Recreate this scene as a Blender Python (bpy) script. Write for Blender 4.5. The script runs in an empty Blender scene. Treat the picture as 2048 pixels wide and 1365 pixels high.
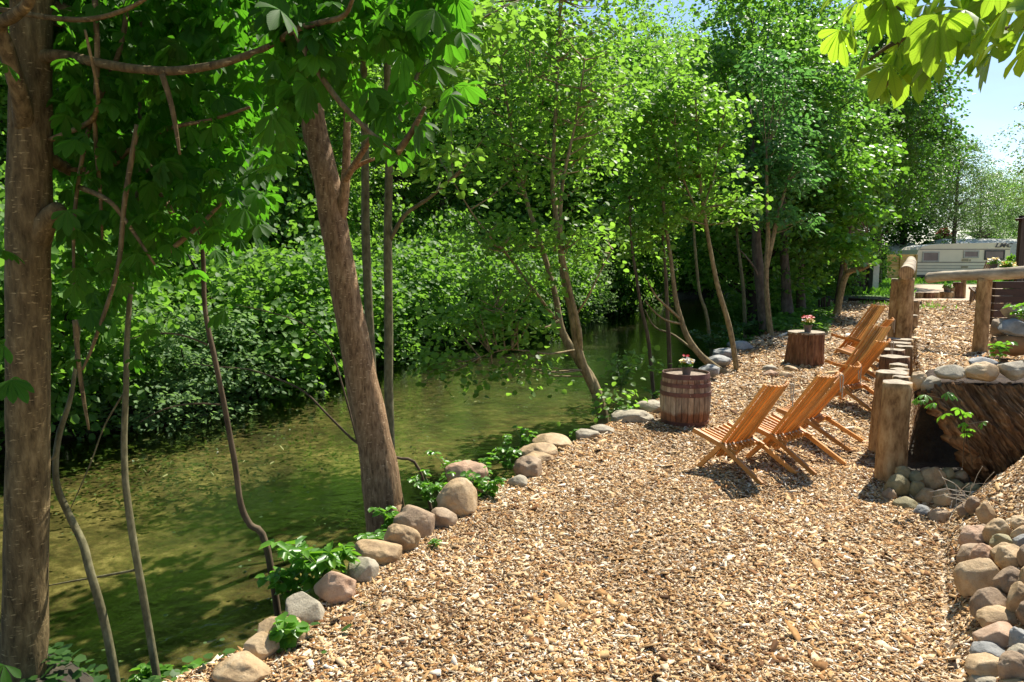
import bpy, bmesh, math, random
import numpy as np
from mathutils import Vector, Matrix, noise
random.seed(7)
S = bpy.context.scene
COL = S.collection
PI = math.pi

# ------------------------------------------------------------------ camera, sky, sun, exposure
CAMZ = 2.0
F = 1479.0
PITCH = math.radians(6.63)
cd = bpy.data.cameras.new('camera'); cam = bpy.data.objects.new('camera', cd); COL.objects.link(cam)
cam.location = (0, 0, CAMZ); cam.rotation_euler = (PI/2 - PITCH, 0, 0)
cd.sensor_width = 36; cd.lens = F/2048*36; cd.clip_start = 0.05; cd.clip_end = 2000
S.camera = cam

SUNV = Vector((0.46, 0.57, 1.0)).normalized()
SUN_EL = math.asin(SUNV.z); SUN_AZ = math.atan2(SUNV.x, SUNV.y)
W = bpy.data.worlds.new("World"); S.world = W; W.use_nodes = True
nt = W.node_tree; nt.nodes.clear()
wo = nt.nodes.new('ShaderNodeOutputWorld'); bg = nt.nodes.new('ShaderNodeBackground')
sky = nt.nodes.new('ShaderNodeTexSky'); sky.sky_type = 'NISHITA'; sky.sun_disc = False
sky.sun_elevation = SUN_EL; sky.sun_rotation = SUN_AZ; sky.dust_density = 0.3; sky.air_density = 1.0; sky.ozone_density = 2.3
tc = nt.nodes.new('ShaderNodeTexCoord'); mp = nt.nodes.new('ShaderNodeMapping'); mp.inputs['Scale'].default_value = (1, 1, 3.0)
nz = nt.nodes.new('ShaderNodeTexNoise'); nz.inputs['Scale'].default_value = 3.2; nz.inputs['Detail'].default_value = 7; nz.inputs['Roughness'].default_value = .55
cr = nt.nodes.new('ShaderNodeValToRGB'); cr.color_ramp.elements[0].position = .54; cr.color_ramp.elements[1].position = .85
mx = nt.nodes.new('ShaderNodeMixRGB'); mx.inputs['Color2'].default_value = (3.6, 4.3, 5.0, 1)
nt.links.new(tc.outputs['Generated'], mp.inputs['Vector']); nt.links.new(mp.outputs['Vector'], nz.inputs['Vector'])
nt.links.new(nz.outputs['Fac'], cr.inputs['Fac']); nt.links.new(cr.outputs['Color'], mx.inputs['Fac'])
nt.links.new(sky.outputs['Color'], mx.inputs['Color1']); nt.links.new(mx.outputs['Color'], bg.inputs['Color'])
bg.inputs['Strength'].default_value = 0.09
nt.links.new(bg.outputs['Background'], wo.inputs['Surface'])

sd = bpy.data.lights.new('sun', 'SUN'); sd.energy = 5.0; sd.angle = math.radians(0.5); sd.color = (1.0, 0.94, 0.82)
so = bpy.data.objects.new('sun', sd); COL.objects.link(so); so.location = (8, 10, 20)
so.rotation_euler = SUNV.to_track_quat('Z', 'Y').to_euler()
S.view_settings.view_transform = 'Standard'; S.view_settings.look = 'None'; S.view_settings.gamma = 1
S.view_settings.exposure = 0.95
cy = S.cycles
cy.max_bounces = 7; cy.diffuse_bounces = 3; cy.glossy_bounces = 2; cy.transmission_bounces = 4; cy.transparent_max_bounces = 6
cy.caustics_reflective = False; cy.caustics_refractive = False; cy.sample_clamp_indirect = 6

# ------------------------------------------------------------------ terrain function
def sst(x, a, b):
    t = np.clip((x-a)/(b-a), 0, 1); return t*t*(3-2*t)
NY = [-5, 0, 3.0, 3.6, 4.3, 5.7, 6.7, 8.2, 10.2, 14, 17, 22, 30, 60, 120]
NX = [-5, -3.2, -1.75, -1.3, -1.05, -.45, .15, .9, 2.1, 3.95, 5.9, 8.2, 11.0, 32, 84]
FY = [-5, 0, 8.8, 10.2, 15, 19.3, 21, 24.8, 30, 40, 60, 120]
FX = [-13, -11, -6.3, -5.0, -4.0, -2.5, -.4, 1.7, 4.0, 8.6, 27, 78]
WZ = -0.36
def Hn(x, y):
    x = np.asarray(x, float); y = np.asarray(y, float)
    xn = np.interp(y, NY, NX); xf = np.interp(y, FY, FX)
    base = sst(y, 9, 24)*.4 - sst(y, 26, 45)*.15
    base = base + .012*np.sin(x*2.1+y*.7)*np.cos(y*1.7-x)
    xp = .532*y+.10
    zt = np.interp(y, [6.3, 9, 13, 20, 30], [.80, .63, .52, .42, .3])
    y0 = np.where((x > 3.45) & (x < 5.3), 7.05, 6.35)
    t = sst(x, xp, xp+.14)*sst(y, y0, y0+.12)*(y < 26)
    base = base*(1-t)+np.maximum(base, zt)*t
    xe = np.interp(y, [0, 3, 3.6, 4.3, 5.2, 5.8, 6.4], [1.9, 2.0, 2.25, 2.62, 3.12, 3.62, 4.6])
    m = np.clip((x-xe)*.75, 0, .7)*(1-sst(y, 6.2+.2*sst(x, 5.0, 5.4), 6.6+.2*sst(x, 5.0, 5.4)))
    base = base*(1-sst(m, 0, .02))+np.maximum(base, m)*sst(m, 0, .02)
    # near bank of the stream
    d = xn-x
    bed = -.75
    wide = .55+.9*sst(-y, -3.9, -3.2)
    k = sst(d, -.02, wide)
    k = np.where((x < xf), 1, k)
    z = base*(1-k)+bed*k
    d2 = xf-x
    k2 = sst(d2, -.5, .45)
    far = -.1+.5*sst(d2, .3, 9)+.05*np.sin(x*1.3)*np.sin(y*.9)
    z = z*(1-k2)+far*k2
    g = np.exp(-(((x+2.45)/.55)**2+((y-3.1)/.75)**2))
    z = np.maximum(z, -.75+.72*np.minimum(g*1.6, 1))
    return z
def H(x, y): return float(Hn(x, y))

sp, cp = math.sin(PITCH), math.cos(PITCH)
def ray(px, py):
    a = (px-1024)/F; b = (682.5-py)/F
    return a, cp+b*sp, -sp+b*cp
def P(px, py, D):
    x, y, z = ray(px, py); return Vector((x/y*D, D, CAMZ+z/y*D))
def hit(px, py, D0=2.0, D1=120, z=None):
    x, y, zz = ray(px, py)
    if z is not None:
        D = (z-CAMZ)/(zz/y); return P(px, py, D)
    D = np.geomspace(D0, D1, 3000)
    hz = CAMZ+zz/y*D
    g = Hn(x/y*D, D)
    i = np.argmax(hz <= g)
    if hz[i] > g[i]: i = len(D)-1
    return Vector((x/y*D[i], D[i], float(g[i])))

# ------------------------------------------------------------------ object helpers
def tag(o, label=None, cat=None, group=None, kind=None):
    if label: o['label'] = label
    if cat: o['category'] = cat
    if group: o['group'] = group
    if kind: o['kind'] = kind
    return o
def empty(name, loc=(0, 0, 0), rz=0):
    o = bpy.data.objects.new(name, None); COL.objects.link(o); o.location = loc; o.rotation_euler = (0, 0, rz)
    o.empty_display_size = .2
    return o
class MB:
    def __init__(s): s.v = []; s.f = []; s.m = []; s.a = []; s.org = Vector((0, 0, 0))
    def add(s, vs, fs, mi=0, a=0.0):
        n = len(s.v); s.v += [tuple(v) for v in vs]
        s.f += [tuple(i+n for i in f) for f in fs]; s.m += [mi]*len(fs); s.a += [a]*len(fs)
    def box(s, c, sz, rot=None, mi=0, a=0.0, bev=0):
        hx, hy, hz = sz[0]/2, sz[1]/2, sz[2]/2
        R = rot or Matrix.Identity(3)
        vs = [Vector(c)+R@Vector((x*hx, y*hy, z*hz)) for x in (-1, 1) for y in (-1, 1) for z in (-1, 1)]
        s.add(vs, [(0, 1, 3, 2), (4, 6, 7, 5), (0, 4, 5, 1), (2, 3, 7, 6), (0, 2, 6, 4), (1, 5, 7, 3)], mi, a)
    def beam(s, p, q, w, t, up=(0, 0, 1), mi=0, a=0.0):
        p = Vector(p); q = Vector(q); d = (q-p).normalized()
        sd = d.cross(Vector(up))
        if sd.length < 1e-4: sd = Vector((1, 0, 0))
        sd.normalize(); u = sd.cross(d)
        R = Matrix((d, sd, u)).transposed()
        s.box((p+q)/2, ((q-p).length, w, t), R, mi, a)
    def tube(s, pts, rad, n=8, mi=0, cap=True, wob=0.0, a=0.0, seed=0):
        pts = [Vector(p) for p in pts]; base = len(s.v)
        N = len(pts)
        if not hasattr(rad, '__len__'): rad = [rad]*N
        prev = None; rings = []
        for i, p in enumerate(pts):
            d = (pts[min(i+1, N-1)]-pts[max(i-1, 0)])
            d = d.normalized() if d.length > 1e-9 else Vector((0, 0, 1))
            if prev is None:
                u = d.cross(Vector((0, 1, 0.1)));  u = u.normalized() if u.length > 1e-3 else Vector((1, 0, 0))
            else:
                u = prev-d*prev.dot(d); u.normalize()
            prev = u; w = d.cross(u)
            for k in range(n):
                an = 2*PI*k/n
                r = rad[i]
                if wob: r *= 1+wob*noise.noise(Vector((math.cos(an)*1.3+seed, math.sin(an)*1.3, i*.35+seed)))
                s.v.append(tuple(p+u*math.cos(an)*r+w*math.sin(an)*r))
        for i in range(N-1):
            for k in range(n):
                k2 = (k+1) % n
                s.f.append((base+i*n+k, base+i*n+k2, base+(i+1)*n+k2, base+(i+1)*n+k)); s.m.append(mi); s.a.append(a)
        if cap:
            s.f.append(tuple(base+k for k in range(n))[::-1]); s.m.append(mi); s.a.append(a)
            s.f.append(tuple(base+(N-1)*n+k for k in range(n))); s.m.append(mi); s.a.append(a)
    def lathe(s, prof, n=32, c=(0, 0, 0), mi=0, a=0.0, capb=True, capt=True):
        base = len(s.v); cx, cy_, cz = c
        for r, z in prof:
            for k in range(n):
                an = 2*PI*k/n; s.v.append((cx+r*math.cos(an), cy_+r*math.sin(an), cz+z))
        for i in range(len(prof)-1):
            for k in range(n):
                k2 = (k+1) % n
                s.f.append((base+i*n+k, base+i*n+k2, base+(i+1)*n+k2, base+(i+1)*n+k)); s.m.append(mi); s.a.append(a)
        if capb: s.f.append(tuple(base+k for k in range(n))[::-1]); s.m.append(mi); s.a.append(a)
        if capt: s.f.append(tuple(base+(len(prof)-1)*n+k for k in range(n))); s.m.append(mi); s.a.append(a)
    def build(s, name, mats, parent=None, smooth=False, org=None, bevel=0):
        me = bpy.data.meshes.new(name)
        v = s.v
        if org is not None:
            ox, oy, oz = org; v = [(x-ox, y-oy, z-oz) for x, y, z in v]
        me.from_pydata(v, [], s.f)
        if not isinstance(mats, (list, tuple)): mats = [mats]
        for m in mats: me.materials.append(m)
        me.polygons.foreach_set('material_index', s.m)
        at = me.attributes.new('rnd', 'FLOAT', 'FACE'); at.data.foreach_set('value', s.a)
        if smooth: me.polygons.foreach_set('use_smooth', [True]*len(s.f))
        me.update()
        if bevel:
            bm = bmesh.new(); bm.from_mesh(me)
            bmesh.ops.bevel(bm, geom=list(bm.edges), offset=bevel, segments=1, affect='EDGES'); bm.to_mesh(me); bm.free()
        o = bpy.data.objects.new(name, me); COL.objects.link(o)
        if parent is not None: o.parent = parent
        if org is not None and parent is None: o.location = org
        return o
def np_mesh(name, V, Fq, rnd, mats, smooth=False, uv=None):
    me = bpy.data.meshes.new(name)
    V = np.asarray(V, np.float32); Fq = np.asarray(Fq, np.int32); k = Fq.shape[1]
    me.vertices.add(len(V)); me.vertices.foreach_set('co', V.ravel())
    me.loops.add(Fq.size); me.loops.foreach_set('vertex_index', Fq.ravel())
    me.polygons.add(len(Fq)); me.polygons.foreach_set('loop_start', np.arange(len(Fq), dtype=np.int32)*k)
    me.polygons.foreach_set('loop_total', np.full(len(Fq), k, np.int32))
    if not isinstance(mats, (list, tuple)): mats = [mats]
    for m in mats: me.materials.append(m)
    if rnd is not None:
        at = me.attributes.new('rnd', 'FLOAT', 'FACE'); at.data.foreach_set('value', np.asarray(rnd, np.float32))
    if uv is not None:
        at = me.attributes.new('luv', 'FLOAT_VECTOR', 'POINT'); at.data.foreach_set('vector', np.asarray(uv, np.float32).ravel())
    if smooth: me.polygons.foreach_set('use_smooth', np.ones(len(Fq), bool))
    me.update(calc_edges=True); me.validate()
    return me
def meshobj(name, me, parent=None):
    o = bpy.data.objects.new(name, me); COL.objects.link(o)
    if parent is not None: o.parent = parent
    return o
def copy_tree(o, parent=None):
    c = o.copy(); COL.objects.link(c)
    if parent is not None: c.parent = parent
    for ch in list(o.children): copy_tree(ch, c)
    return c
def smooth_path(pts, sub=4):
    pts = [Vector(p) for p in pts]; out = []
    for i in range(len(pts)-1):
        p0 = pts[max(i-1, 0)]; p1 = pts[i]; p2 = pts[i+1]; p3 = pts[min(i+2, len(pts)-1)]
        for j in range(sub):
            t = j/sub
            out.append(.5*((2*p1)+(p2-p0)*t+(2*p0-5*p1+4*p2-p3)*t*t+(3*p1-p0-3*p2+p3)*t**3))
    out.append(pts[-1]); return out
def lerp_r(rs, n):
    return list(np.interp(np.linspace(0, len(rs)-1, n), range(len(rs)), rs))

# ------------------------------------------------------------------ materials
def newmat(name):
    m = bpy.data.materials.new(name); m.use_nodes = True
    n = m.node_tree; b = n.nodes['Principled BSDF']; return m, n, b
def nd(n, t, **kw):
    x = n.nodes.new(t)
    for k, v in kw.items():
        if k in x.inputs.keys(): x.inputs[k].default_value = v
        else: setattr(x, k, v)
    return x
def ramp(n, stops):
    r = n.nodes.new('ShaderNodeValToRGB'); e = r.color_ramp.elements
    while len(e) < len(stops): e.new(.5)
    for i, (p, c) in enumerate(stops): e[i].position = p; e[i].color = (*c, 1) if len(c) == 3 else c
    return r
def plain(name, col, rough=.6, metal=0, var=.15, scale=8, bump=0.0):
    m, n, b = newmat(name)
    t = nd(n, 'ShaderNodeTexCoord'); z = nd(n, 'ShaderNodeTexNoise', Scale=scale, Detail=5.0)
    n.links.new(t.outputs['Object'], z.inputs['Vector'])
    lo = tuple(c*(1-var) for c in col); hi = tuple(min(1, c*(1+var)) for c in col)
    r = ramp(n, [(.3, lo), (.7, hi)]); n.links.new(z.outputs['Fac'], r.inputs['Fac'])
    n.links.new(r.outputs['Color'], b.inputs['Base Color'])
    b.inputs['Roughness'].default_value = rough; b.inputs['Metallic'].default_value = metal
    if bump:
        bp = nd(n, 'ShaderNodeBump', Strength=bump, Distance=.02); n.links.new(z.outputs['Fac'], bp.inputs['Height']); n.links.new(bp.outputs['Normal'], b.inputs['Normal'])
    return m
def wood(name, c1, c2, c3, rough=.5, stretch=(1, 1, 1), scale=14, knots=True, bump=.25, spec=.4):
    """c1 dark grain, c2 main, c3 light; per-face attribute rnd shifts tone"""
    m, n, b = newmat(name)
    t = nd(n, 'ShaderNodeTexCoord'); mpn = nd(n, 'ShaderNodeMapping', Scale=stretch)
    z = nd(n, 'ShaderNodeTexNoise', Scale=scale, Detail=6.0, Roughness=.6, Distortion=.4)
    n.links.new(t.outputs['Object'], mpn.inputs['Vector']); n.links.new(mpn.outputs['Vector'], z.inputs['Vector'])
    r = ramp(n, [(.25, c1), (.5, c2), (.78, c3)]); n.links.new(z.outputs['Fac'], r.inputs['Fac'])
    at = nd(n, 'ShaderNodeAttribute', attribute_name='rnd')
    hs = nd(n, 'ShaderNodeHueSaturation'); mr = nd(n, 'ShaderNodeMapRange'); mr.inputs['To Min'].default_value = .62; mr.inputs['To Max'].default_value = 1.25
    n.links.new(at.outputs['Fac'], mr.inputs['Value']); n.links.new(mr.outputs['Result'], hs.inputs['Value'])
    n.links.new(r.outputs['Color'], hs.inputs['Color']); n.links.new(hs.outputs['Color'], b.inputs['Base Color'])
    b.inputs['Roughness'].default_value = rough; b.inputs['Specular IOR Level'].default_value = spec
    bp = nd(n, 'ShaderNodeBump', Strength=bump, Distance=.01); n.links.new(z.outputs['Fac'], bp.inputs['Height']); n.links.new(bp.outputs['Normal'], b.inputs['Normal'])
    return m
def bark(name, c1, c2, c3, scale=9, stretch=(1, 1, .22), bump=.6, dist=.02, moss=None, lent=False, rot=None, attr=None):
    m, n, b = newmat(name)
    t = nd(n, 'ShaderNodeTexCoord'); mpn = nd(n, 'ShaderNodeMapping', Scale=stretch)
    if rot: mpn.vector_type = 'TEXTURE'; mpn.inputs['Rotation'].default_value = rot; mpn.inputs['Scale'].default_value = [1/q for q in stretch]
    if attr: ta = nd(n, 'ShaderNodeAttribute', attribute_name=attr); n.links.new(ta.outputs['Vector'], mpn.inputs['Vector'])
    else: n.links.new(t.outputs['Object'], mpn.inputs['Vector'])
    z = nd(n, 'ShaderNodeTexNoise', Scale=scale, Detail=8.0, Roughness=.65); n.links.new(mpn.outputs['Vector'], z.inputs['Vector'])
    v = nd(n, 'ShaderNodeTexNoise', Scale=2.3, Detail=4.0); n.links.new(t.outputs['Object'], v.inputs['Vector'])
    r = ramp(n, [(.3, c1), (.52, c2), (.75, c3)]); n.links.new(z.outputs['Fac'], r.inputs['Fac'])
    mxn = nd(n, 'ShaderNodeMixRGB', blend_type='MULTIPLY'); mxn.inputs['Fac'].default_value = .75
    r2 = ramp(n, [(.3, (.55, .52, .5)), (.7, (1.1, 1.1, 1.05))]); n.links.new(v.outputs['Fac'], r2.inputs['Fac'])
    n.links.new(r.outputs['Color'], mxn.inputs['Color1']); n.links.new(r2.outputs['Color'], mxn.inputs['Color2'])
    out = mxn.outputs['Color']
    if lent:
        mp2 = nd(n, 'ShaderNodeMapping', Scale=(1, 1, 4.0)); n.links.new(t.outputs['Object'], mp2.inputs['Vector'])
        z2 = nd(n, 'ShaderNodeTexNoise', Scale=26.0, Detail=2.0); n.links.new(mp2.outputs['Vector'], z2.inputs['Vector'])
        r3 = ramp(n, [(.64, (0, 0, 0)), (.72, (1, 1, 1))]); n.links.new(z2.outputs['Fac'], r3.inputs['Fac'])
        m3 = nd(n, 'ShaderNodeMixRGB'); m3.inputs['Color2'].default_value = (*[min(1, c*1.25) for c in c3], 1)
        n.links.new(r3.outputs['Color'], m3.inputs['Fac']); n.links.new(out, m3.inputs['Color1']); out = m3.outputs['Color']
    if moss:
        mz = nd(n, 'ShaderNodeTexNoise', Scale=3.5, Detail=6.0); n.links.new(t.outputs['Object'], mz.inputs['Vector'])
        r4 = ramp(n, [(.5, (0, 0, 0)), (.62, (1, 1, 1))]); n.links.new(mz.outputs['Fac'], r4.inputs['Fac'])
        m4 = nd(n, 'ShaderNodeMixRGB'); m4.inputs['Color2'].default_value = (*moss, 1)
        n.links.new(r4.outputs['Color'], m4.inputs['Fac']); n.links.new(out, m4.inputs['Color1']); out = m4.outputs['Color']
    n.links.new(out, b.inputs['Base Color']); b.inputs['Roughness'].default_value = .85
    b.inputs['Specular IOR Level'].default_value = .25
    bp = nd(n, 'ShaderNodeBump', Strength=bump, Distance=dist); n.links.new(z.outputs['Fac'], bp.inputs['Height']); n.links.new(bp.outputs['Normal'], b.inputs['Normal'])
    return m
def leafmat(name, ca, cb, ct, trans=.45, rough=.38, spec=.6, veins=False):
    m, n, b = newmat(name)
    at = nd(n, 'ShaderNodeAttribute', attribute_name='rnd')
    r = ramp(n, [(0, ca), (1, cb)]); n.links.new(at.outputs['Fac'], r.inputs['Fac'])
    b.inputs['Roughness'].default_value = rough; b.inputs['Specular IOR Level'].default_value = spec
    tr = nd(n, 'ShaderNodeBsdfTranslucent'); ms = nd(n, 'ShaderNodeMixShader'); ms.inputs['Fac'].default_value = trans
    r2 = ramp(n, [(0, tuple(c*.75 for c in ct)), (1, tuple(c*1.15 for c in ct))]); n.links.new(at.outputs['Fac'], r2.inputs['Fac'])
    c1, c2 = r.outputs['Color'], r2.outputs['Color']
    if veins:
        uv = nd(n, 'ShaderNodeAttribute', attribute_name='luv'); sep = nd(n, 'ShaderNodeSeparateXYZ'); n.links.new(uv.outputs['Vector'], sep.inputs['Vector'])
        ab = nd(n, 'ShaderNodeMath', operation='ABSOLUTE'); n.links.new(sep.outputs['Y'], ab.inputs[0])
        ad = nd(n, 'ShaderNodeMath', operation='MULTIPLY_ADD'); ad.inputs[1].default_value = -1.0
        n.links.new(ab.outputs[0], ad.inputs[0]); n.links.new(sep.outputs['X'], ad.inputs[2])
        sn = nd(n, 'ShaderNodeMath', operation='MULTIPLY'); sn.inputs[1].default_value = 15.0; n.links.new(ad.outputs[0], sn.inputs[0])
        fr = nd(n, 'ShaderNodeMath', operation='PINGPONG'); fr.inputs[1].default_value = .5; n.links.new(sn.outputs[0], fr.inputs[0])
        lt = nd(n, 'ShaderNodeMath', operation='LESS_THAN'); lt.inputs[1].default_value = .07; n.links.new(fr.outputs[0], lt.inputs[0])
        l2 = nd(n, 'ShaderNodeMath', operation='LESS_THAN'); l2.inputs[1].default_value = .018; n.links.new(ab.outputs[0], l2.inputs[0])
        mxv = nd(n, 'ShaderNodeMath', operation='MAXIMUM'); n.links.new(lt.outputs[0], mxv.inputs[0]); n.links.new(l2.outputs[0], mxv.inputs[1])
        for idx in (0, 1):
            src = (c1, c2)[idx]
            mm = nd(n, 'ShaderNodeMixRGB', blend_type='MULTIPLY'); mm.inputs['Color2'].default_value = ((1.7, 1.5, 1.6, 1), (.6, .62, .5, 1))[idx]
            n.links.new(mxv.outputs[0], mm.inputs['Fac']); n.links.new(src, mm.inputs['Color1'])
            if idx == 0: c1 = mm.outputs['Color']
            else: c2 = mm.outputs['Color']
        bp = nd(n, 'ShaderNodeBump', Strength=.15, Distance=.003); n.links.new(fr.outputs[0], bp.inputs['Height']); n.links.new(bp.outputs['Normal'], b.inputs['Normal'])
    n.links.new(c1, b.inputs['Base Color']); n.links.new(c2, tr.inputs['Color'])
    o = n.nodes['Material Output']
    n.links.new(b.outputs[0], ms.inputs[1]); n.links.new(tr.outputs[0], ms.inputs[2]); n.links.new(ms.outputs[0], o.inputs['Surface'])
    return m
M = {}
M['leaf_alder'] = leafmat('leaf_alder', (.075, .16, .02), (.15, .27, .035), (.31, .60, .055), 0.5, rough=.5, spec=.4)
M['leaf_beech'] = leafmat('leaf_beech', (.055, .13, .02), (.11, .23, .032), (.24, .52, .05), 0.47, rough=.45, spec=.45)
M['leaf_rowan'] = leafmat('leaf_rowan', (.05, .13, .035), (.09, .20, .05), (.18, .46, .08), 0.42, rough=.5, spec=.4)
M['leaf_dark'] = leafmat('leaf_dark', (.03, .08, .018), (.07, .155, .028), (.14, .36, .03), 0.4, rough=.5, spec=.35)
M['leaf_shrub'] = leafmat('leaf_shrub', (.06, .14, .025), (.12, .24, .045), (.26, .54, .05), 0.45, rough=.55, spec=.3)
M['leaf_silver'] = leafmat('leaf_silver', (.10, .18, .07), (.17, .27, .11), (.26, .45, .12), 0.4, rough=.6, spec=.25)
M['leaf_willow'] = leafmat('leaf_willow', (.07, .13, .035), (.12, .20, .06), (.22, .40, .07), 0.4)
M['leaf_chestnut'] = leafmat('leaf_chestnut', (.022, .07, .008), (.05, .14, .014), (.13, .43, .018), 0.5, veins=True, rough=.62, spec=.2)  # darker chestnut green, canopy shade put into the leaf colour
M['leaf_chestnut_light'] = leafmat('leaf_chestnut_light', (.09, .17, .018), (.13, .24, .025), (.42, .66, .035), .52, veins=True, rough=.5, spec=.35)  # brighter copy of the chestnut green, backlighting put into the colour
M['leaf_fresh'] = leafmat('leaf_fresh', (.07, .19, .02), (.14, .32, .035), (.22, .5, .03), .45)
M['leaf_red'] = leafmat('leaf_red', (.08, .012, .015), (.18, .03, .03), (.3, .04, .03), .4)
M['leaf_hedge'] = leafmat('leaf_hedge', (.03, .09, .02), (.06, .15, .03), (.08, .2, .03), .3)
M["stem_green"] = plain("stem_green", (.10, .16, .04), .6)
M['bark_chestnut'] = bark('bark_chestnut', (.05, .035, .014), (.17, .122, .055), (.30, .225, .11), 34, (1, 1, .28), .9, .012, lent=True)
M['bark_brown'] = bark('bark_brown', (.08, .045, .022), (.29, .18, .095), (.45, .32, .19), 42, (1, 1, .25), .7, .012, lent=True)
M['bark_twig'] = bark('bark_twig', (.05, .035, .02), (.12, .085, .05), (.2, .15, .09), 20, (1, 1, .3), .3, .005)
M['bark_green'] = bark('bark_green', (.07, .065, .03), (.17, .155, .08), (.28, .26, .15), 26, (1, 1, .5), .3, .006)
M['bark_tan'] = bark('bark_tan', (.11, .08, .04), (.28, .215, .11), (.44, .355, .20), 30, (1, 1, .4), .3, .006)
M['bark_grey'] = bark('bark_grey', (.045, .035, .028), (.11, .09, .07), (.2, .17, .14), 12, (1, 1, .5), .5, .01)
M['bark_dark'] = bark('bark_dark', (.015, .012, .01), (.04, .032, .025), (.08, .065, .05), 9, (1, 1, .3), .6, .02)
M['bark_stump'] = bark('bark_stump', (.035, .015, .008), (.25, .12, .06), (.46, .27, .15), 20, (1, 1, .16), 1.0, .05)
M['peeled'] = bark('peeled', (.10, .045, .015), (.42, .265, .125), (.64, .47, .26), 15, (1, 1, .4), .7, .008)
M['rail'] = bark('rail', (.16, .12, .08), (.42, .35, .26), (.62, .54, .43), 9, (.3, .3, 1), .4, .01)
M['rotten'] = bark('rotten', (.04, .017, .008), (.30, .16, .075), (.72, .47, .26), 9, (2.2, .45, 1), 1.0, .05, attr='luv')
M['crust'] = bark('crust', (.012, .008, .005), (.06, .035, .02), (.2, .13, .08), 30, (1, 1, 1), 1.0, .04)
M['chair'] = wood('chair_wood', (.52, .215, .045), (.62, .27, .06), (.70, .33, .085), .42, (1, 1, 1), 9, spec=.5, bump=.05)
M['chair_grey'] = wood('chair_grey', (.12, .075, .05), (.24, .16, .11), (.36, .27, .19), .7, (1, 1, .3), 10)
M['planks'] = wood('fence_planks', (.38, .22, .06), (.58, .38, .12), (.7, .5, .2), .6, (.4, 1, 2), 4)
M['dark_planks'] = wood('dark_planks', (.03, .013, .008), (.07, .03, .018), (.12, .06, .035), .6, (.3, .3, 2), 6)
M['shed'] = wood('shed_wood', (.04, .03, .02), (.09, .065, .045), (.15, .11, .08), .7, (2, 2, .3), 6)
M['rope'] = plain('rope', (.5, .45, .36), .8)
M['pot'] = plain('clay_pot', (.16, .12, .10), .7, bump=.2)
M['red'] = plain('petal_red', (.62, .02, .03), .5); M['yellow'] = plain('petal_yellow', (.8, .55, .02), .5)
M['white'] = plain('petal_white', (.75, .75, .7), .5); M['soil'] = plain('soil', (.03, .02, .012), .9)
def rings(name, c1, c2, grey=False):
    m, n, b = newmat(name)
    t = nd(n, 'ShaderNodeTexCoord'); w = nd(n, 'ShaderNodeTexWave', wave_type='RINGS', rings_direction='Z', Scale=9.0, Distortion=3.0, Detail=4.0)
    n.links.new(t.outputs['Object'], w.inputs['Vector'])
    z = nd(n, 'ShaderNodeTexNoise', Scale=14.0, Detail=5.0); n.links.new(t.outputs['Object'], z.inputs['Vector'])
    r = ramp(n, [(0, c1), (1, c2)]); n.links.new(w.outputs['Fac'], r.inputs['Fac'])
    mxn = nd(n, 'ShaderNodeMixRGB', blend_type='MULTIPLY'); mxn.inputs['Fac'].default_value = .8
    r2 = ramp(n, [(.35, (.5, .48, .45)), (.62, (1.05, 1.05, 1.0))]); n.links.new(z.outputs['Fac'], r2.inputs['Fac'])
    n.links.new(r.outputs['Color'], mxn.inputs['Color1']); n.links.new(r2.outputs['Color'], mxn.inputs['Color2'])
    n.links.new(mxn.outputs['Color'], b.inputs['Base Color']); b.inputs['Roughness'].default_value = .8
    return m
M['endgrain'] = rings('endgrain', (.3, .24, .17), (.42, .35, .26))
M['endgrain_warm'] = rings('endgrain_warm', (.34, .2, .09), (.5, .33, .16))
def stonemat(name, c1, c2, c3):
    m, n, b = newmat(name)
    t = nd(n, 'ShaderNodeTexCoord'); g = nd(n, 'ShaderNodeObjectInfo')
    ad = nd(n, 'ShaderNodeVectorMath', operation='ADD'); n.links.new(t.outputs['Object'], ad.inputs[0]); n.links.new(g.outputs['Location'], ad.inputs[1])
    z = nd(n, 'ShaderNodeTexNoise', Scale=5.0, Detail=9.0, Roughness=.65, Distortion=.3); n.links.new(ad.outputs[0], z.inputs['Vector'])
    r = ramp(n, [(.28, c1), (.5, c2), (.72, c3)]); n.links.new(z.outputs['Fac'], r.inputs['Fac'])
    sp_ = nd(n, 'ShaderNodeTexVoronoi', Scale=95.0); n.links.new(ad.outputs[0], sp_.inputs['Vector'])
    r2 = ramp(n, [(.0, (.55, .5, .46)), (.35, (1, 1, 1))]); n.links.new(sp_.outputs['Distance'], r2.inputs['Fac'])
    mm = nd(n, 'ShaderNodeMixRGB', blend_type='MULTIPLY'); mm.inputs['Fac'].default_value = .7
    n.links.new(r.outputs['Color'], mm.inputs['Color1']); n.links.new(r2.outputs['Color'], mm.inputs['Color2'])
    n.links.new(mm.outputs['Color'], b.inputs['Base Color']); b.inputs['Roughness'].default_value = .75
    z2 = nd(n, 'ShaderNodeTexNoise', Scale=22.0, Detail=10.0, Roughness=.75); n.links.new(ad.outputs[0], z2.inputs['Vector'])
    bp = nd(n, 'ShaderNodeBump', Strength=.9, Distance=.015); n.links.new(z2.outputs['Fac'], bp.inputs['Height']); n.links.new(bp.outputs['Normal'], b.inputs['Normal'])
    return m
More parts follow.
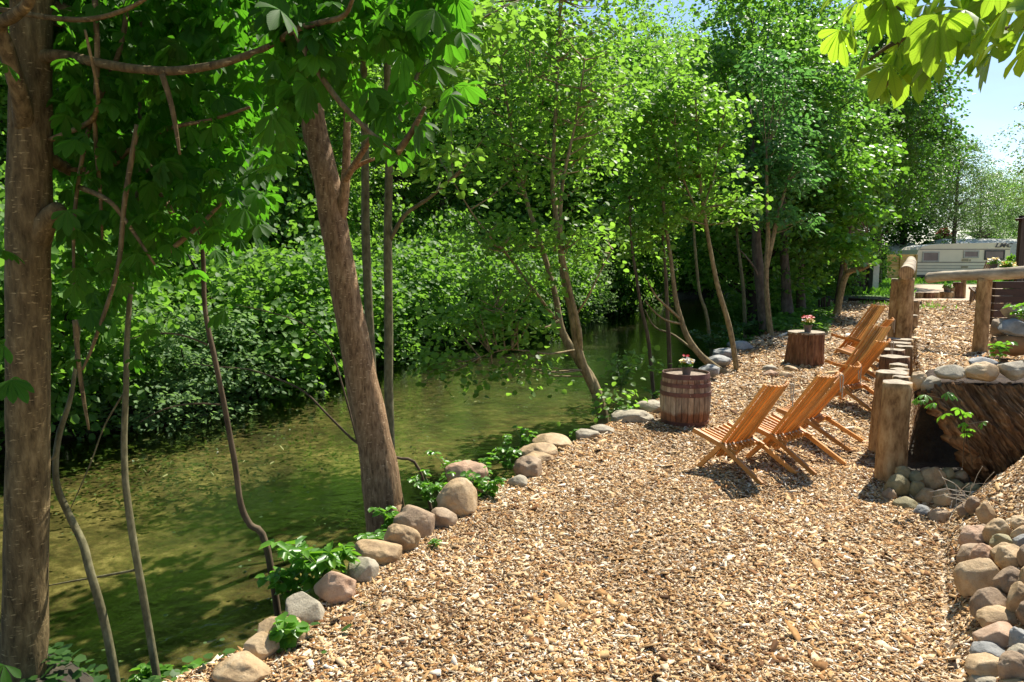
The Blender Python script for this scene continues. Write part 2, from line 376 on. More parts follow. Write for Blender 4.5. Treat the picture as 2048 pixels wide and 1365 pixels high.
ST = {'tan': stonemat('stone_tan', (.20, .125, .06), (.45, .31, .165), (.60, .47, .30)),
      'pink': stonemat('stone_pink', (.22, .125, .075), (.45, .28, .175), (.56, .41, .29)),
      'grey': stonemat('stone_grey', (.17, .14, .10), (.36, .31, .225), (.50, .45, .34)),
      'blue': stonemat('stone_blue', (.13, .13, .125), (.27, .27, .26), (.42, .41, .38)),
      'brown': stonemat('stone_brown', (.13, .085, .05), (.32, .22, .135), (.47, .36, .24)),
      'olive': stonemat('stone_olive', (.12, .1, .04), (.26, .22, .11), (.4, .36, .22))}

# ------------------------------------------------------------------ ground, stream bed, water
def ground():
    xs = np.unique(np.concatenate([np.linspace(-400, -40, 19), np.linspace(-40, -12, 29), np.arange(-12, 10, .09), np.arange(10, 40, .35), np.linspace(40, 400, 19)]))
    ys = np.unique(np.concatenate([np.linspace(-200, -6, 14), np.arange(-6, 2, .4), np.arange(2, 16, .09), np.arange(16, 70, .3), np.linspace(70, 800, 40)]))
    X, Y = np.meshgrid(xs, ys); Z = Hn(X, Y)
    V = np.stack([X, Y, Z], -1).reshape(-1, 3)
    nx, ny = len(xs), len(ys)
    idx = np.arange(nx*ny).reshape(ny, nx)
    Q = np.stack([idx[:-1, :-1], idx[:-1, 1:], idx[1:, 1:], idx[1:, :-1]], -1).reshape(-1, 4)
    me = np_mesh('ground', V, Q, None, None or [], smooth=True)
    x, y = V[:, 0], V[:, 1]
    xn = np.interp(y, NY, NX)
    chip = sst(x, xn-.12, xn+.05)*(1-sst(y, 24, 27))
    chip *= 1-.8*sst(np.interp(y, [0, 12, 17, 22, 30], [-99, -99, 6.9, 10.2, 14])-x, -.6, .3)
    chip *= 1-sst(x, 3.45, 3.6)*sst(y, 6.1, 6.2)*(1-sst(y, 7.15, 7.2))  # dark soil instead of chips in the log hollow, standing in for its shade
    xe_ = np.interp(y, [0, 3, 3.6, 4.3, 5.2, 5.7], [1.9, 2.0, 2.25, 2.62, 3.12, 3.5])
    chip *= 1-.0*sst(x, xe_-.02, xe_+.08)*(1-sst(y, 4.9, 5.2))
    grass = sst(y, 27, 30)*sst(x, 12, 15)*np.maximum(1-sst(x/np.maximum(y, 1), .53, .55), sst(y, 44, 46))
    pale = sst(y, 24.5, 26)*(1-sst(y, 43, 45))*sst(x/np.maximum(y, 1), .53, .56)
    c = np.stack([chip, grass, pale, np.ones_like(x)], -1).astype(np.float32)
    at = me.color_attributes.new('zone', 'FLOAT_COLOR', 'POINT'); at.data.foreach_set('color', c.ravel())
    m, n, b = newmat('ground')
    t = nd(n, 'ShaderNodeTexCoord'); at = nd(n, 'ShaderNodeAttribute', attribute_name='zone'); sep = nd(n, 'ShaderNodeSeparateColor'); n.links.new(at.outputs['Color'], sep.inputs['Color'])
    v = nd(n, 'ShaderNodeTexVoronoi', Scale=34.0, Randomness=1.0); n.links.new(t.outputs['Object'], v.inputs['Vector'])
    sc = nd(n, 'ShaderNodeSeparateColor'); n.links.new(v.outputs['Color'], sc.inputs['Color'])
    rc = ramp(n, [(0, (.05, .03, .018)), (.3, (.22, .13, .065)), (.6, (.42, .28, .15)), (1, (.62, .52, .38))]); n.links.new(sc.outputs['Red'], rc.inputs['Fac'])  # random chip tones, the darkest cells standing in for shadow between chips
    z = nd(n, 'ShaderNodeTexNoise', Scale=6.0, Detail=9.0, Roughness=.7); n.links.new(t.outputs['Object'], z.inputs['Vector'])
    rs = ramp(n, [(.3, (.012, .009, .006)), (.5, (.035, .027, .015)), (.7, (.065, .052, .028))]); n.links.new(z.outputs['Fac'], rs.inputs['Fac'])
    z3 = nd(n, 'ShaderNodeTexNoise', Scale=2.0, Detail=9.0, Roughness=.7); n.links.new(t.outputs['Object'], z3.inputs['Vector'])
    rg = ramp(n, [(.3, (.06, .13, .02)), (.7, (.14, .26, .04))]); n.links.new(z3.outputs['Fac'], rg.inputs['Fac'])
    rp = ramp(n, [(.3, (.38, .27, .18)), (.7, (.55, .42, .3))]); n.links.new(z3.outputs['Fac'], rp.inputs['Fac'])
    a = rs.outputs['Color']
    for k, src in (('Red', rc), ('Green', rg), ('Blue', rp)):
        mm = nd(n, 'ShaderNodeMixRGB'); n.links.new(sep.outputs[k], mm.inputs['Fac']); n.links.new(a, mm.inputs['Color1']); n.links.new(src.outputs['Color'], mm.inputs['Color2']); a = mm.outputs['Color']
    n.links.new(a, b.inputs['Base Color']); b.inputs['Roughness'].default_value = .9
    bp = nd(n, 'ShaderNodeBump', Strength=.8, Distance=.015); n.links.new(v.outputs['Distance'], bp.inputs['Height']); n.links.new(bp.outputs['Normal'], b.inputs['Normal'])
    me.materials.append(m)
    o = meshobj('ground', me); tag(o, 'wood chip path and earth banks along the stream', kind='structure')
ground()

def water():
    mb = MB(); pts = []
    ys = [-5, 0, 2.5, 3.6, 4.3, 5.7, 6.7, 8.2, 10.2, 14, 17, 19.3, 21, 24.8, 30, 40, 60, 90]
    L = []; R = []
    for y in ys:
        L.append((float(np.interp(y, FY, FX))-1.0, y, WZ)); R.append((float(np.interp(y, NY, NX))+.02, y, WZ))
    n = len(ys); mb.add(L+R, [(i, n+i, n+i+1, i+1) for i in range(n-1)])
    m, nn, b = newmat('water'); nn.nodes.remove(b)
    t = nd(nn, 'ShaderNodeTexCoord')
    mpn = nd(nn, 'ShaderNodeMapping', Scale=(1.0, 1.0, 1)); nn.links.new(t.outputs['Object'], mpn.inputs['Vector'])
    z = nd(nn, 'ShaderNodeTexNoise', Scale=9.0, Detail=4.0, Roughness=.55, Distortion=.6); nn.links.new(mpn.outputs['Vector'], z.inputs['Vector'])
    z2 = nd(nn, 'ShaderNodeTexNoise', Scale=1.6, Detail=2.0); nn.links.new(mpn.outputs['Vector'], z2.inputs['Vector'])
    ad = nd(nn, 'ShaderNodeMath', operation='MULTIPLY_ADD'); ad.inputs[1].default_value = 3.0
    nn.links.new(z2.outputs['Fac'], ad.inputs[0]); nn.links.new(z.outputs['Fac'], ad.inputs[2])
    bp = nd(nn, 'ShaderNodeBump', Strength=.3, Distance=.02); nn.links.new(ad.outputs[0], bp.inputs['Height'])
    gl = nd(nn, 'ShaderNodeBsdfGlossy'); gl.inputs['Roughness'].default_value = .03; gl.inputs['Color'].default_value = (.9, .9, .9, 1)
    nn.links.new(bp.outputs['Normal'], gl.inputs['Normal'])
    tr = nd(nn, 'ShaderNodeBsdfTransparent'); tr.inputs['Color'].default_value = (.84, .81, .60, 1)
    fr = nd(nn, 'ShaderNodeFresnel'); fr.inputs['IOR'].default_value = 1.5; nn.links.new(bp.outputs['Normal'], fr.inputs['Normal'])
    ms = nd(nn, 'ShaderNodeMixShader'); fm = nd(nn, 'ShaderNodeMath', operation='MULTIPLY_ADD', use_clamp=True); fm.inputs[1].default_value = 1.45; fm.inputs[2].default_value = .0; nn.links.new(fr.outputs[0], fm.inputs[0]); nn.links.new(fm.outputs[0], ms.inputs['Fac']); nn.links.new(tr.outputs[0], ms.inputs[1]); nn.links.new(gl.outputs[0], ms.inputs[2])
    nn.links.new(ms.outputs[0], nn.nodes['Material Output'].inputs['Surface'])
    o = mb.build('water', m); tag(o, 'clear shallow stream water over an olive bed', kind='structure')
    # muddy bed sheet
    mb = MB()
    mb.add([(x+ (.9 if 0 else 0), y, -.62) for x, y, z_ in L]+[(x, y, -.62) for x, y, z_ in R], [(i, n+i, n+i+1, i+1) for i in range(n-1)])
    m2, n2, b2 = newmat('stream_bed')
    t = nd(n2, 'ShaderNodeTexCoord'); z = nd(n2, 'ShaderNodeTexNoise', Scale=5.0, Detail=10.0, Roughness=.75); n2.links.new(t.outputs['Object'], z.inputs['Vector'])
    r = ramp(n2, [(.3, (.03, .03, .014)), (.5, (.14, .13, .06)), (.68, (.40, .37, .22))]); n2.links.new(z.outputs['Fac'], r.inputs['Fac'])
    zb = nd(n2, 'ShaderNodeTexNoise', Scale=.9, Detail=5.0, Roughness=.6); n2.links.new(t.outputs['Object'], zb.inputs['Vector'])
    rb = ramp(n2, [(.38, (.28, .27, .22)), (.58, (1.1, 1.1, 1.0))]); n2.links.new(zb.outputs['Fac'], rb.inputs['Fac'])  # dark muck patches that also put shade contrast into the bed colour
    mb_ = nd(n2, 'ShaderNodeMixRGB', blend_type='MULTIPLY'); mb_.inputs['Fac'].default_value = 1; n2.links.new(r.outputs['Color'], mb_.inputs['Color1']); n2.links.new(rb.outputs['Color'], mb_.inputs['Color2'])
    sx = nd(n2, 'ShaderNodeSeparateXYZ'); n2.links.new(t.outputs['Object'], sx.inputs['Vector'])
    dy = ramp(n2, [(0, (1, 1, 1)), (1, (.10, .12, .10))]); mr = nd(n2, 'ShaderNodeMapRange'); mr.inputs['From Min'].default_value = 10.0; mr.inputs['From Max'].default_value = 17.0  # bed colour darkens with distance, imitating the dimness of deeper water
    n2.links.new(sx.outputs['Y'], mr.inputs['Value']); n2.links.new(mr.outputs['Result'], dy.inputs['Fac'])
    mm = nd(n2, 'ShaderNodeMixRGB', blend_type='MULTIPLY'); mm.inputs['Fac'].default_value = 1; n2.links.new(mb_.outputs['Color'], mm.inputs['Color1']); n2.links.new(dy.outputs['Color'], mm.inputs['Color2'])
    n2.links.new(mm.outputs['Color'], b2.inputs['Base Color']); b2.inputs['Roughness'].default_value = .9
    bp = nd(n2, 'ShaderNodeBump', Strength=.7, Distance=.03); n2.links.new(z.outputs['Fac'], bp.inputs['Height']); n2.links.new(bp.outputs['Normal'], b2.inputs['Normal'])
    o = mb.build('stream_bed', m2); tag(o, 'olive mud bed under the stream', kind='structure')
water()

# ------------------------------------------------------------------ leaf scatter
def leaf_arrays(pos, dirs, nrm, size, width=.35, rnd=None, rng=None, fold=.12):
    N = len(pos)
    dirs = dirs/np.linalg.norm(dirs, axis=1, keepdims=True)
    side = np.cross(nrm, dirs); side /= np.linalg.norm(side, axis=1, keepdims=True)+1e-9
    up = np.cross(dirs, side)
    T = np.array([(0, 0, 0), (.28, 1, 1), (.72, .85, .7), (1, 0, -.3), (.72, -.85, .7), (.28, -1, 1)], float)
    sz = np.asarray(size).reshape(-1, 1, 1)
    V = pos[:, None, :]+sz*(T[None, :, 0:1]*dirs[:, None, :]+T[None, :, 1:2]*width*side[:, None, :]+T[None, :, 2:3]*fold*up[:, None, :])
    base = (np.arange(N)*6)[:, None]
    Q = np.stack([base+np.array([0, 1, 2, 3]), base+np.array([0, 3, 4, 5])], 1).reshape(-1, 4)
    rnd = rng.random(N) if rnd is None else rnd
    return V.reshape(-1, 3), Q, np.repeat(rnd, 2)
def unit(a): return a/(np.linalg.norm(a, axis=1, keepdims=True)+1e-9)
def spray(centers, per, spread, flat, leaf, rng, width=.35, droop=.25, tilt=.7, mat=None, name='crown', toward=None):
    """leafy sprays: flattened discs of leaves about each centre"""
    C = np.repeat(centers, per, 0); N = len(C)
    ang = rng.random(N)*2*PI; rr = np.sqrt(rng.random(N))
    sp_ = np.repeat(spread if hasattr(spread, '__len__') else np.full(len(centers), spread), per)
    tiltc = np.repeat(unit(rng.normal(size=(len(centers), 3))*[.28, .28, 0]+[0, 0, 1]), per, 0)
    loc = np.stack([np.cos(ang)*rr, np.sin(ang)*rr, rng.normal(size=N)*flat-droop*rr**2], -1)
    # tilt the disc
    loc[:, 2] -= loc[:, 0]*tiltc[:, 0]+loc[:, 1]*tiltc[:, 1]
    pos = C+loc*sp_[:, None]
    d = np.stack([np.cos(ang), np.sin(ang), rng.normal(size=N)*.25-.35], -1)+rng.normal(size=(N, 3))*.35
    nrm = unit(rng.normal(size=(N, 3))*tilt+[0, 0, 1])
    rc = np.repeat(rng.random(len(centers)), per)
    return leaf_arrays(pos, d, nrm, leaf*(.7+.6*rng.random(N)), width, np.clip(.5*rc+.5*rng.random(N), 0, 1), rng)
def ellip(n, rx, ry, rz, zc, rng, shell=.35, lump=6):
    p = unit(rng.normal(size=(n, 3))); r = shell+(1-shell)*rng.random(n)**.6
    L = unit(rng.normal(size=(lump, 3)))
    l = 1+.22*np.max(np.clip(p@L.T, 0, 1)**6, 1)-.12
    p = p*(r*l)[:, None]*[rx, ry, rz]; p[:, 2] += zc
    return p

# ------------------------------------------------------------------ generic trees
def proto_tree(kind, seed):
    rng = np.random.default_rng(seed); random.seed(seed)
    K = {'broad': dict(h=10, rx=3.1, rz=4.6, zc=5.6, n=620, per=44, leaf=.13, sp=.52, w=.36, mat='leaf_beech', bark='bark_dark', tr=.17),
         'alder': dict(h=9, rx=2.4, rz=4.5, zc=5.2, n=380, per=44, leaf=.085, sp=.48, w=.42, mat='leaf_alder', bark='bark_grey', tr=.11),
         'tall': dict(h=15, rx=2.8, rz=6.5, zc=8.6, n=380, per=40, leaf=.14, sp=.55, w=.33, mat='leaf_alder', bark='bark_dark', tr=.2),
         'dark': dict(h=11, rx=3.4, rz=5.0, zc=5.6, n=640, per=46, leaf=.14, sp=.52, w=.38, mat='leaf_dark', bark='bark_dark', tr=.22),
         'maple': dict(h=11.5, rx=3.3, rz=4.3, zc=7.0, n=600, per=46, leaf=.14, sp=.55, w=.38, mat='leaf_dark', bark='bark_dark', tr=.24),
         'airy': dict(h=9, rx=2.7, rz=3.4, zc=5.6, n=260, per=60, leaf=.095, sp=.5, w=.3, mat='leaf_willow', bark='bark_grey', tr=.14),
         'shrub': dict(h=2.8, rx=1.5, rz=1.25, zc=1.15, n=170, per=44, leaf=.085, sp=.34, w=.45, mat='leaf_shrub', bark='bark_dark', tr=.03),
         'bush': dict(h=2.4, rx=1.3, rz=1.0, zc=.95, n=150, per=44, leaf=.075, sp=.27, w=.3, mat='leaf_silver', bark='bark_dark', tr=.03)}[kind]
    root = empty(kind+'_tree' if kind not in ('shrub', 'bush') else 'bank_shrub')
    C = ellip(K['n'], K['rx'], K['rx'], K['rz'], K['zc'], rng)
    C = C[C[:, 2] > .15]
    V, Q, r = spray(C, K['per'], K['sp']*(.6+.8*rng.random(len(C))), .2, K['leaf'], rng, K['w'])
    me = np_mesh('crown', V, Q, r, M[K['mat']]); cr_ = meshobj('crown', me, root)
    mb = MB(); h = K['h']; tr = K['tr']
    lean = rng.normal(size=2)*.25
    if kind in ('shrub', 'bush'):
        for i in range(6):
            e = C[rng.integers(len(C))]; mb.tube(smooth_path([(rng.normal()*.1, rng.normal()*.1, -.3), (e[0]*.4, e[1]*.4, e[2]*.5), e], 3), lerp_r([.03, .02, .008], 7), 5)
    else:
        top = h*.88
        path = smooth_path([(0, 0, -.4), (0, 0, .3), (lean[0]*.3, lean[1]*.3, top*.35), (lean[0], lean[1], top*.7), (lean[0]*1.2, lean[1]*1.2, top)], 4)
        mb.tube(path, lerp_r([tr*1.6, tr*1.1, tr*.85, tr*.55, tr*.15], len(path)), 10, wob=.15)
        for i in rng.choice(len(C), min(70, len(C)), replace=False):
            e = Vector(C[i]); zz = max(.8, e.z-.35*math.hypot(e.x, e.y)-rng.random()*.8); f = min(zz/top, 1)
            s_ = Vector((lean[0]*f, lean[1]*f, zz*.97))
            mid = (s_+e)/2+Vector((0, 0, -.1)); mb.tube([s_, mid, e], [tr*.28*(1-f*.6), tr*.17*(1-f*.5), .008], 4, cap=False)
    mb.build('trunk', M[K['bark']], root, smooth=True)
    return root

# ------------------------------------------------------------------ distinct trees along the near bank, built from their stems
def stem_tree(name, stems, ells, label, cat='tree', leafm='leaf_alder', barkm='bark_tan', leaf=.085, w=.4, per=42, sp=.33, seed=1, twig=.5, group=None, tilt=.55, flat=.09):
    """stems: list of (list of (px,py,D), [radii]); ells: foliage ellipses (px,py,rx,ry,D,dD,n)"""
    rng = np.random.default_rng(seed)
    p0 = P(*stems[0][0][0]); org = Vector((p0.x, p0.y, H(p0.x, p0.y)))
    root = empty(name, org); tag(root, label, cat, group)
    mb = MB(); nodes = []
    for si, (pts, rad) in enumerate(stems):
        pw = [P(*q) for q in pts]
        if si == 0: pw[0].z = min(pw[0].z, org.z-.15)
        path = smooth_path(pw, 4); rr = lerp_r(rad, len(path)); mb.tube(path, rr, 9 if rad[0] < .08 else 18, wob=.13, seed=si)
        nodes += path[2:]
    Cs = []
    for (px, py, rx, ry, D, dD, n) in ells:
        q = unit(rng.normal(size=(n, 3)))*(rng.random(n)**.4)[:, None]
        for a, b_, c_ in q: Cs.append(P(px+a*rx, py+b_*ry, D+c_*dD))
    if Cs:
        C = np.array([tuple(c) for c in Cs])
        V, Q, r = spray(C, per, sp*(.6+.7*rng.random(len(C))), flat, leaf, rng, w, tilt=tilt)
        me = np_mesh('crown', V-np.array(org), Q, r, M[leafm]); meshobj('crown', me, root)
        NA = np.array([tuple(x) for x in nodes])
        for c in C:
            if rng.random() > twig: continue
            d = NA-c; dist = np.linalg.norm(d*[1, 1, 1.0]+0, axis=1)+np.where(NA[:, 2] > c[2]-.1, 1.2, 0)
            k = int(np.argmin(dist))
            if dist[k] > 2.0: continue
            s_ = Vector(NA[k]); e = Vector(c); mb.tube([s_, (s_+e)/2+Vector((0, 0, -.05*dist[k])), e], [.012, .008, .003], 4, cap=False)
    mb.build('trunk', M[barkm], root, smooth=True, org=org).location = (0, 0, 0)
    return root

# ------------------------------------------------------------------ stones
ORD = ['first', 'second', 'third', 'fourth', 'fifth', 'sixth', 'seventh', 'eighth', 'ninth', 'tenth', 'eleventh', 'twelfth', 'thirteenth', 'fourteenth', 'fifteenth', 'sixteenth', 'seventeenth', 'eighteenth', 'nineteenth', 'twentieth']
def stone(px, py, w, h, col, label, group, seed, z=None, D=None, lift=0.0, sub=4, rot=None, depth=.85):
    rng = random.Random(seed)
    if D is not None: p = P(px, py, D)
    else:
        b = hit(px, py+h*.42, z=z); p = P(px, py, b.y+ w/F*b.y*.3)
    dist = p.y
    W_ = w/F*dist/2; Hh = h/F*dist/2*1.14
    bm = bmesh.new(); bmesh.ops.create_icosphere(bm, subdivisions=sub, radius=1)
    o3 = Vector((rng.uniform(-50, 50), rng.uniform(-50, 50), rng.uniform(-50, 50)))
    planes = [(Vector((rng.gauss(0, 1), rng.gauss(0, 1), rng.gauss(0, 1))).normalized(), rng.uniform(.66, .9)) for _ in range(7)]
    for v in bm.verts:
        q = v.co.normalized(); r = 1+.22*noise.noise(q*1.1+o3)+.10*noise.noise(q*2.4+o3)+.035*noise.noise(q*6+o3)+.012*noise.noise(q*15+o3)
        q2 = q*r
        for nrm, dd in planes:
            e = q2.dot(nrm)-dd
            if e > 0: q2 -= nrm*e*.8
        v.co = q2
    R = Matrix.Rotation(math.radians(rng.uniform(-12, 12)) if rot is None else rot, 4, 'Y')
    bm.transform(R)
    mxv = [max(abs(v.co[i]) for v in bm.verts) for i in range(3)]
    bm.transform(Matrix.Diagonal((W_/mxv[0], W_*depth/mxv[1], Hh/mxv[2], 1)))
    me = bpy.data.meshes.new('boulder'); bm.to_mesh(me); bm.free(); me.materials.append(ST[col])
    me.polygons.foreach_set('use_smooth', [True]*len(me.polygons))
    o = bpy.data.objects.new('boulder' if w > 70 else 'stone', me); COL.objects.link(o); o.location = p+Vector((0, 0, lift-.10*Hh))
    tag(o, label, 'stone' if w <= 70 else 'boulder', group)
    return o
G1 = 'boulders edging the stream bank'
row = [(487, 1338, 122, 62, 'tan', 'long ochre boulder at the bottom edge of the frame beside the stream'),
 (526, 1292, 82, 52, 'tan', 'pale rounded boulder just behind the long ochre one at the stream edge'),
 (560, 1262, 116, 60, 'tan', 'broad sandy boulder behind the raspberry leaf sprig'),
 (612, 1218, 90, 62, 'grey', 'grey and ochre boulder below the big elder plant'),
 (671, 1172, 92, 74, 'pink', 'orange tan boulder shaded by the elder plant leaves'),
 (727, 1139, 72, 52, 'grey', 'smooth grey boulder right of the elder plant'),
 (754, 1104, 100, 48, 'tan', 'flat sandy boulder between the grey boulder and the round one'),
 (803, 1075, 76, 58, 'tan', 'round sandy boulder below the foot of the leaning trunk'),
 (832, 1042, 94, 64, 'brown', 'brown angular boulder touching the foot of the leaning trunk'),
 (885, 1034, 60, 40, 'brown', 'small dark mauve rock between two large boulders at the bank'),
 (918, 995, 92, 80, 'tan', 'largest smooth tan boulder standing on the stream bank'),
 (932, 949, 90, 54, 'pink', 'rough pinkish boulder behind the largest tan boulder'),
 (972, 974, 30, 26, 'pink', 'tiny pink stone tucked beside the largest tan boulder'),
 (1037, 961, 46, 28, 'grey', 'small grey flat stone among the green shoots at the bank'),
 (1058, 933, 64, 44, 'brown', 'squat brown boulder in front of two flat slabs at the bank'),
 (1078, 914, 60, 20, 'tan', 'thin wedge stone squeezed between two bank boulders'),
 (1080, 900, 88, 32, 'tan', 'flat pale slab near the middle of the bank row'),
 (1105, 879, 82, 28, 'tan', 'flat rounded slab at the water side behind the pale slab'),
 (1172, 868, 54, 22, 'grey', 'low grey stone left of the multi stemmed alder foot'),
 (1205, 858, 50, 20, 'grey', 'small grey stone at the foot of the multi stemmed alder'),
 (1262, 832, 90, 28, 'grey', 'long flat grey slab between the alder foot and the barrel'),
 (1305, 812, 70, 24, 'grey', 'flat slab just left of the barrel'),
 (1418, 738, 46, 22, 'blue', 'blue grey boulder behind the barrel at the bank'),
 (1434, 719, 56, 22, 'blue', 'domed blue grey boulder under the leaning sapling'),
 (1450, 704, 50, 18, 'blue', 'upper grey boulder beyond the leaning sapling'),
 (1478, 690, 52, 20, 'blue', 'farthest blue grey boulder of the bank row')]
for i, (a, b_, c_, d_, col, lb) in enumerate(row):
    stone(a, b_+2, c_*1.04, d_*1.08, col, lb, G1, 100+i, z=H(*hit(a+c_*.4, b_+d_*.4, z=0).xy) if False else (.0 if b_ > 800 else .12), sub=5 if c_ > 60 else 4)
for i, (a, b_, c_, d_, col, lb) in enumerate([(1541, 748, 32, 16, 'pink', 'pink stone lying on the wood chips left of the stump table'),
    (1539, 737, 30, 14, 'grey', 'grey domed stone resting behind the pink one on the chips'),
    (1572, 750, 28, 14, 'tan', 'pale cream stone on the chips nearest the stump table'),
    (1582, 738, 28, 13, 'tan', 'upper sandy stone just left of the stump table')]):
    stone(a, b_, c_, d_, col, lb, 'loose stones on the chips by the stump', 200+i)
# pile under the hollow log
G2 = 'stones piled under the rotten log'
def z3(x, y): return 1650+x/2.053, 700+y/2.053
pile = [(318, 500, 62, 45, 'olive'), (370, 515, 60, 36, 'olive'), (425, 500, 60, 34, 'brown'), (500, 512, 72, 56, 'olive'), (560, 515, 60, 45, 'brown'),
 (262, 600, 58, 60, 'brown'), (297, 558, 97, 92, 'olive'), (370, 524, 68, 42, 'olive'), (440, 527, 98, 90, 'tan'), (372, 575, 70, 72, 'olive'), (525, 562, 90, 55, 'olive'), (608, 570, 80, 50, 'olive'),
 (420, 605, 95, 72, 'tan'), (493, 615, 100, 88, 'tan'), (545, 612, 60, 60, 'brown'), (330, 633, 102, 54, 'olive'), (402, 665, 77, 52, 'blue'), (470, 690, 92, 62, 'brown'), (575, 660, 60, 70, 'brown'), (612, 640, 60, 70, 'brown'), (658, 672, 70, 92, 'tan'), (585, 742, 62, 44, 'brown')]
cn = {'olive': 'olive green', 'brown': 'dull brown', 'tan': 'sandy', 'blue': 'bluish', 'pink': 'pink', 'grey': 'grey'}
PD = [5.95]*5
plab = ['smallest olive stone touching the front palisade log, top of the pile', 'flat olive stone at the back of the pile in the cavity mouth', 'dark brown stone deepest in the cavity mouth', 'olive stone at the top of the pile under the bark face', 'brown stone at the top right of the pile under the bark',
 'brown stone at the left end of the pile beside the log foot', 'largest olive green stone at the left of the pile', 'low olive stone between the largest olive and the orange one', 'orange tinted domed stone crowning the pile', 'round olive stone in the middle left of the pile', 'flat mossy stone right of the orange domed stone', 'green tinged stone at the dry roots right of the pile',
 'sandy oval stone in the second layer of the pile', 'yellowish angular stone in the centre of the pile', 'brown stone hidden behind the yellowish angular one', 'long mossy stone at the lower left of the pile', 'pale bluish stone at the foot of the pile', 'reddish brown stone lowest in the pile', 'brown stone among the dry stalks by the pile', 'narrow brown stone between dry stalks and tan block', 'upright tan block stone right of the dry stalks', 'small brown stone on the chips where pile meets the rock bank']
for i, (x, y, w, h, col) in enumerate(pile):
    px, py = z3(x, y)
    D = min(6.15-(y-500)/220*.42, hit(px, py+h/2.053*.3).y+.04)
    if x > 560: D -= (x-560)/100*.12
    stone(px, py, w/2.053*1.08, h/2.053*1.12, col, plab[i], G2, 300+i, D=D, depth=.9)
G3 = 'boulders lining the raised bank on the right'
bank = [(620, 780, 112, 98, 'pink'), (715, 750, 92, 98, 'tan'), (650, 745, 60, 50, 'brown'), (800, 715, 70, 60, 'tan'), (805, 755, 70, 60, 'tan'), (730, 795, 84, 74, 'olive'), (812, 790, 60, 62, 'blue'),
 (620, 845, 132, 84, 'brown'), (650, 852, 96, 100, 'pink'), (740, 835, 92, 74, 'tan'), (770, 852, 112, 94, 'tan'), (845, 850, 80, 80, 'brown'),
 (630, 935, 162, 148, 'tan'), (765, 952, 112, 128, 'brown'), (850, 940, 90, 100, 'tan'), (685, 1050, 142, 114, 'brown'), (795, 1025, 90, 124, 'tan'), (850, 1080, 90, 100, 'brown'),
 (725, 1108, 152, 78, 'tan'), (715, 1180, 154, 112, 'pink'), (805, 1190, 80, 90, 'blue'), (695, 1252, 148, 78, 'blue'), (800, 1255, 90, 80, 'grey'), (680, 1310, 172, 102, 'tan'), (780, 1310, 122, 116, 'brown'), (670, 1362, 124, 58, 'grey'), (790, 1385, 120, 60, 'tan'), (560, 1390, 100, 50, 'tan')]
blab = ['pinkish boulder, uppermost left of the rock bank', 'sandy boulder at the top of the rock bank beside the pinkish one', 'small brown stone at the very top of the rock bank', 'tan stone at the top right edge of the rock bank', 'second tan stone below the top at the right edge of the rock bank', 'olive grey stone in the upper middle of the rock bank', 'bluish stone at the right edge near the top of the rock bank',
 'low brown boulder below the uppermost pinkish one', 'deep pink boulder above the biggest yellow boulder', 'small sandy stone right of the deep pink boulder', 'peaked sandy boulder right of the biggest yellow boulder top', 'brown boulder cut by the frame edge right of the peaked one',
 'biggest yellow tan boulder of the rock bank', 'oval brown boulder right of the biggest yellow one', 'tan boulder at the frame edge right of the oval brown one', 'smooth brown boulder just below the biggest yellow one', 'tall tan boulder right of the smooth brown one', 'brown boulder at the frame edge beside the tall tan one',
 'flattish tan boulder in the lower rock bank', 'large rosy boulder in the lower rock bank', 'grey blue stone right of the large rosy boulder', 'bluish boulder with a dark twig, lower rock bank', 'grey stone right of the bluish boulder', 'long tan boulder near the bottom of the rock bank', 'brown boulder in the bottom right corner', 'flat grey stone at the bottom frame edge', 'tan stone below the corner boulder, cut by the frame', 'tan stone at the bottom edge left of the rock bank']
for i, (x, y, w, h, col) in enumerate(bank):
    px, py = z3(x, y); stone(px, py, w/2.053*1.24, h/2.053*1.24, col, blab[i], G3, 400+i, sub=5, depth=.9)
# stones on top of the rotten log and terrace
top = [(1840, 762, 36, 34, 'tan', 5.9+.6, 'sandy stone wedged between palisade log and rotten log'), (1862, 770, 44, 34, 'grey', 6.45, 'grey tan stone leaning on the left end of the rotten log'),
 (1902, 744, 60, 28, 'grey', 6.35, 'flat layered grey stone on the left of the rotten log top'), (1963, 743, 68, 36, 'tan', 6.3, 'rounded ochre stone in the middle of the rotten log top'),
 (2026, 739, 60, 34, 'grey', 6.3, 'pale whitish stone on the right of the rotten log top'), (1962, 726, 56, 22, 'blue', 6.7, 'blue grey stone behind the rounded ochre stone'),
 (2000, 655, 40, 32, 'brown', 9.6, 'mottled brown stone beside the right rail post'), (2028, 655, 68, 32, 'blue', 9.5, 'large bluish stone right of the mottled brown stone'), (2036, 623, 56, 30, 'grey', 9.6, 'grey stone balanced on top of the bluish stone')]
for i, (a, b_, c_, d_, col, D, lb) in enumerate(top):
    stone(a, b_, c_*1.05, d_*1.1, col, lb, 'stones resting on the logs of the terrace', 500+i, D=D, depth=.8, sub=5)

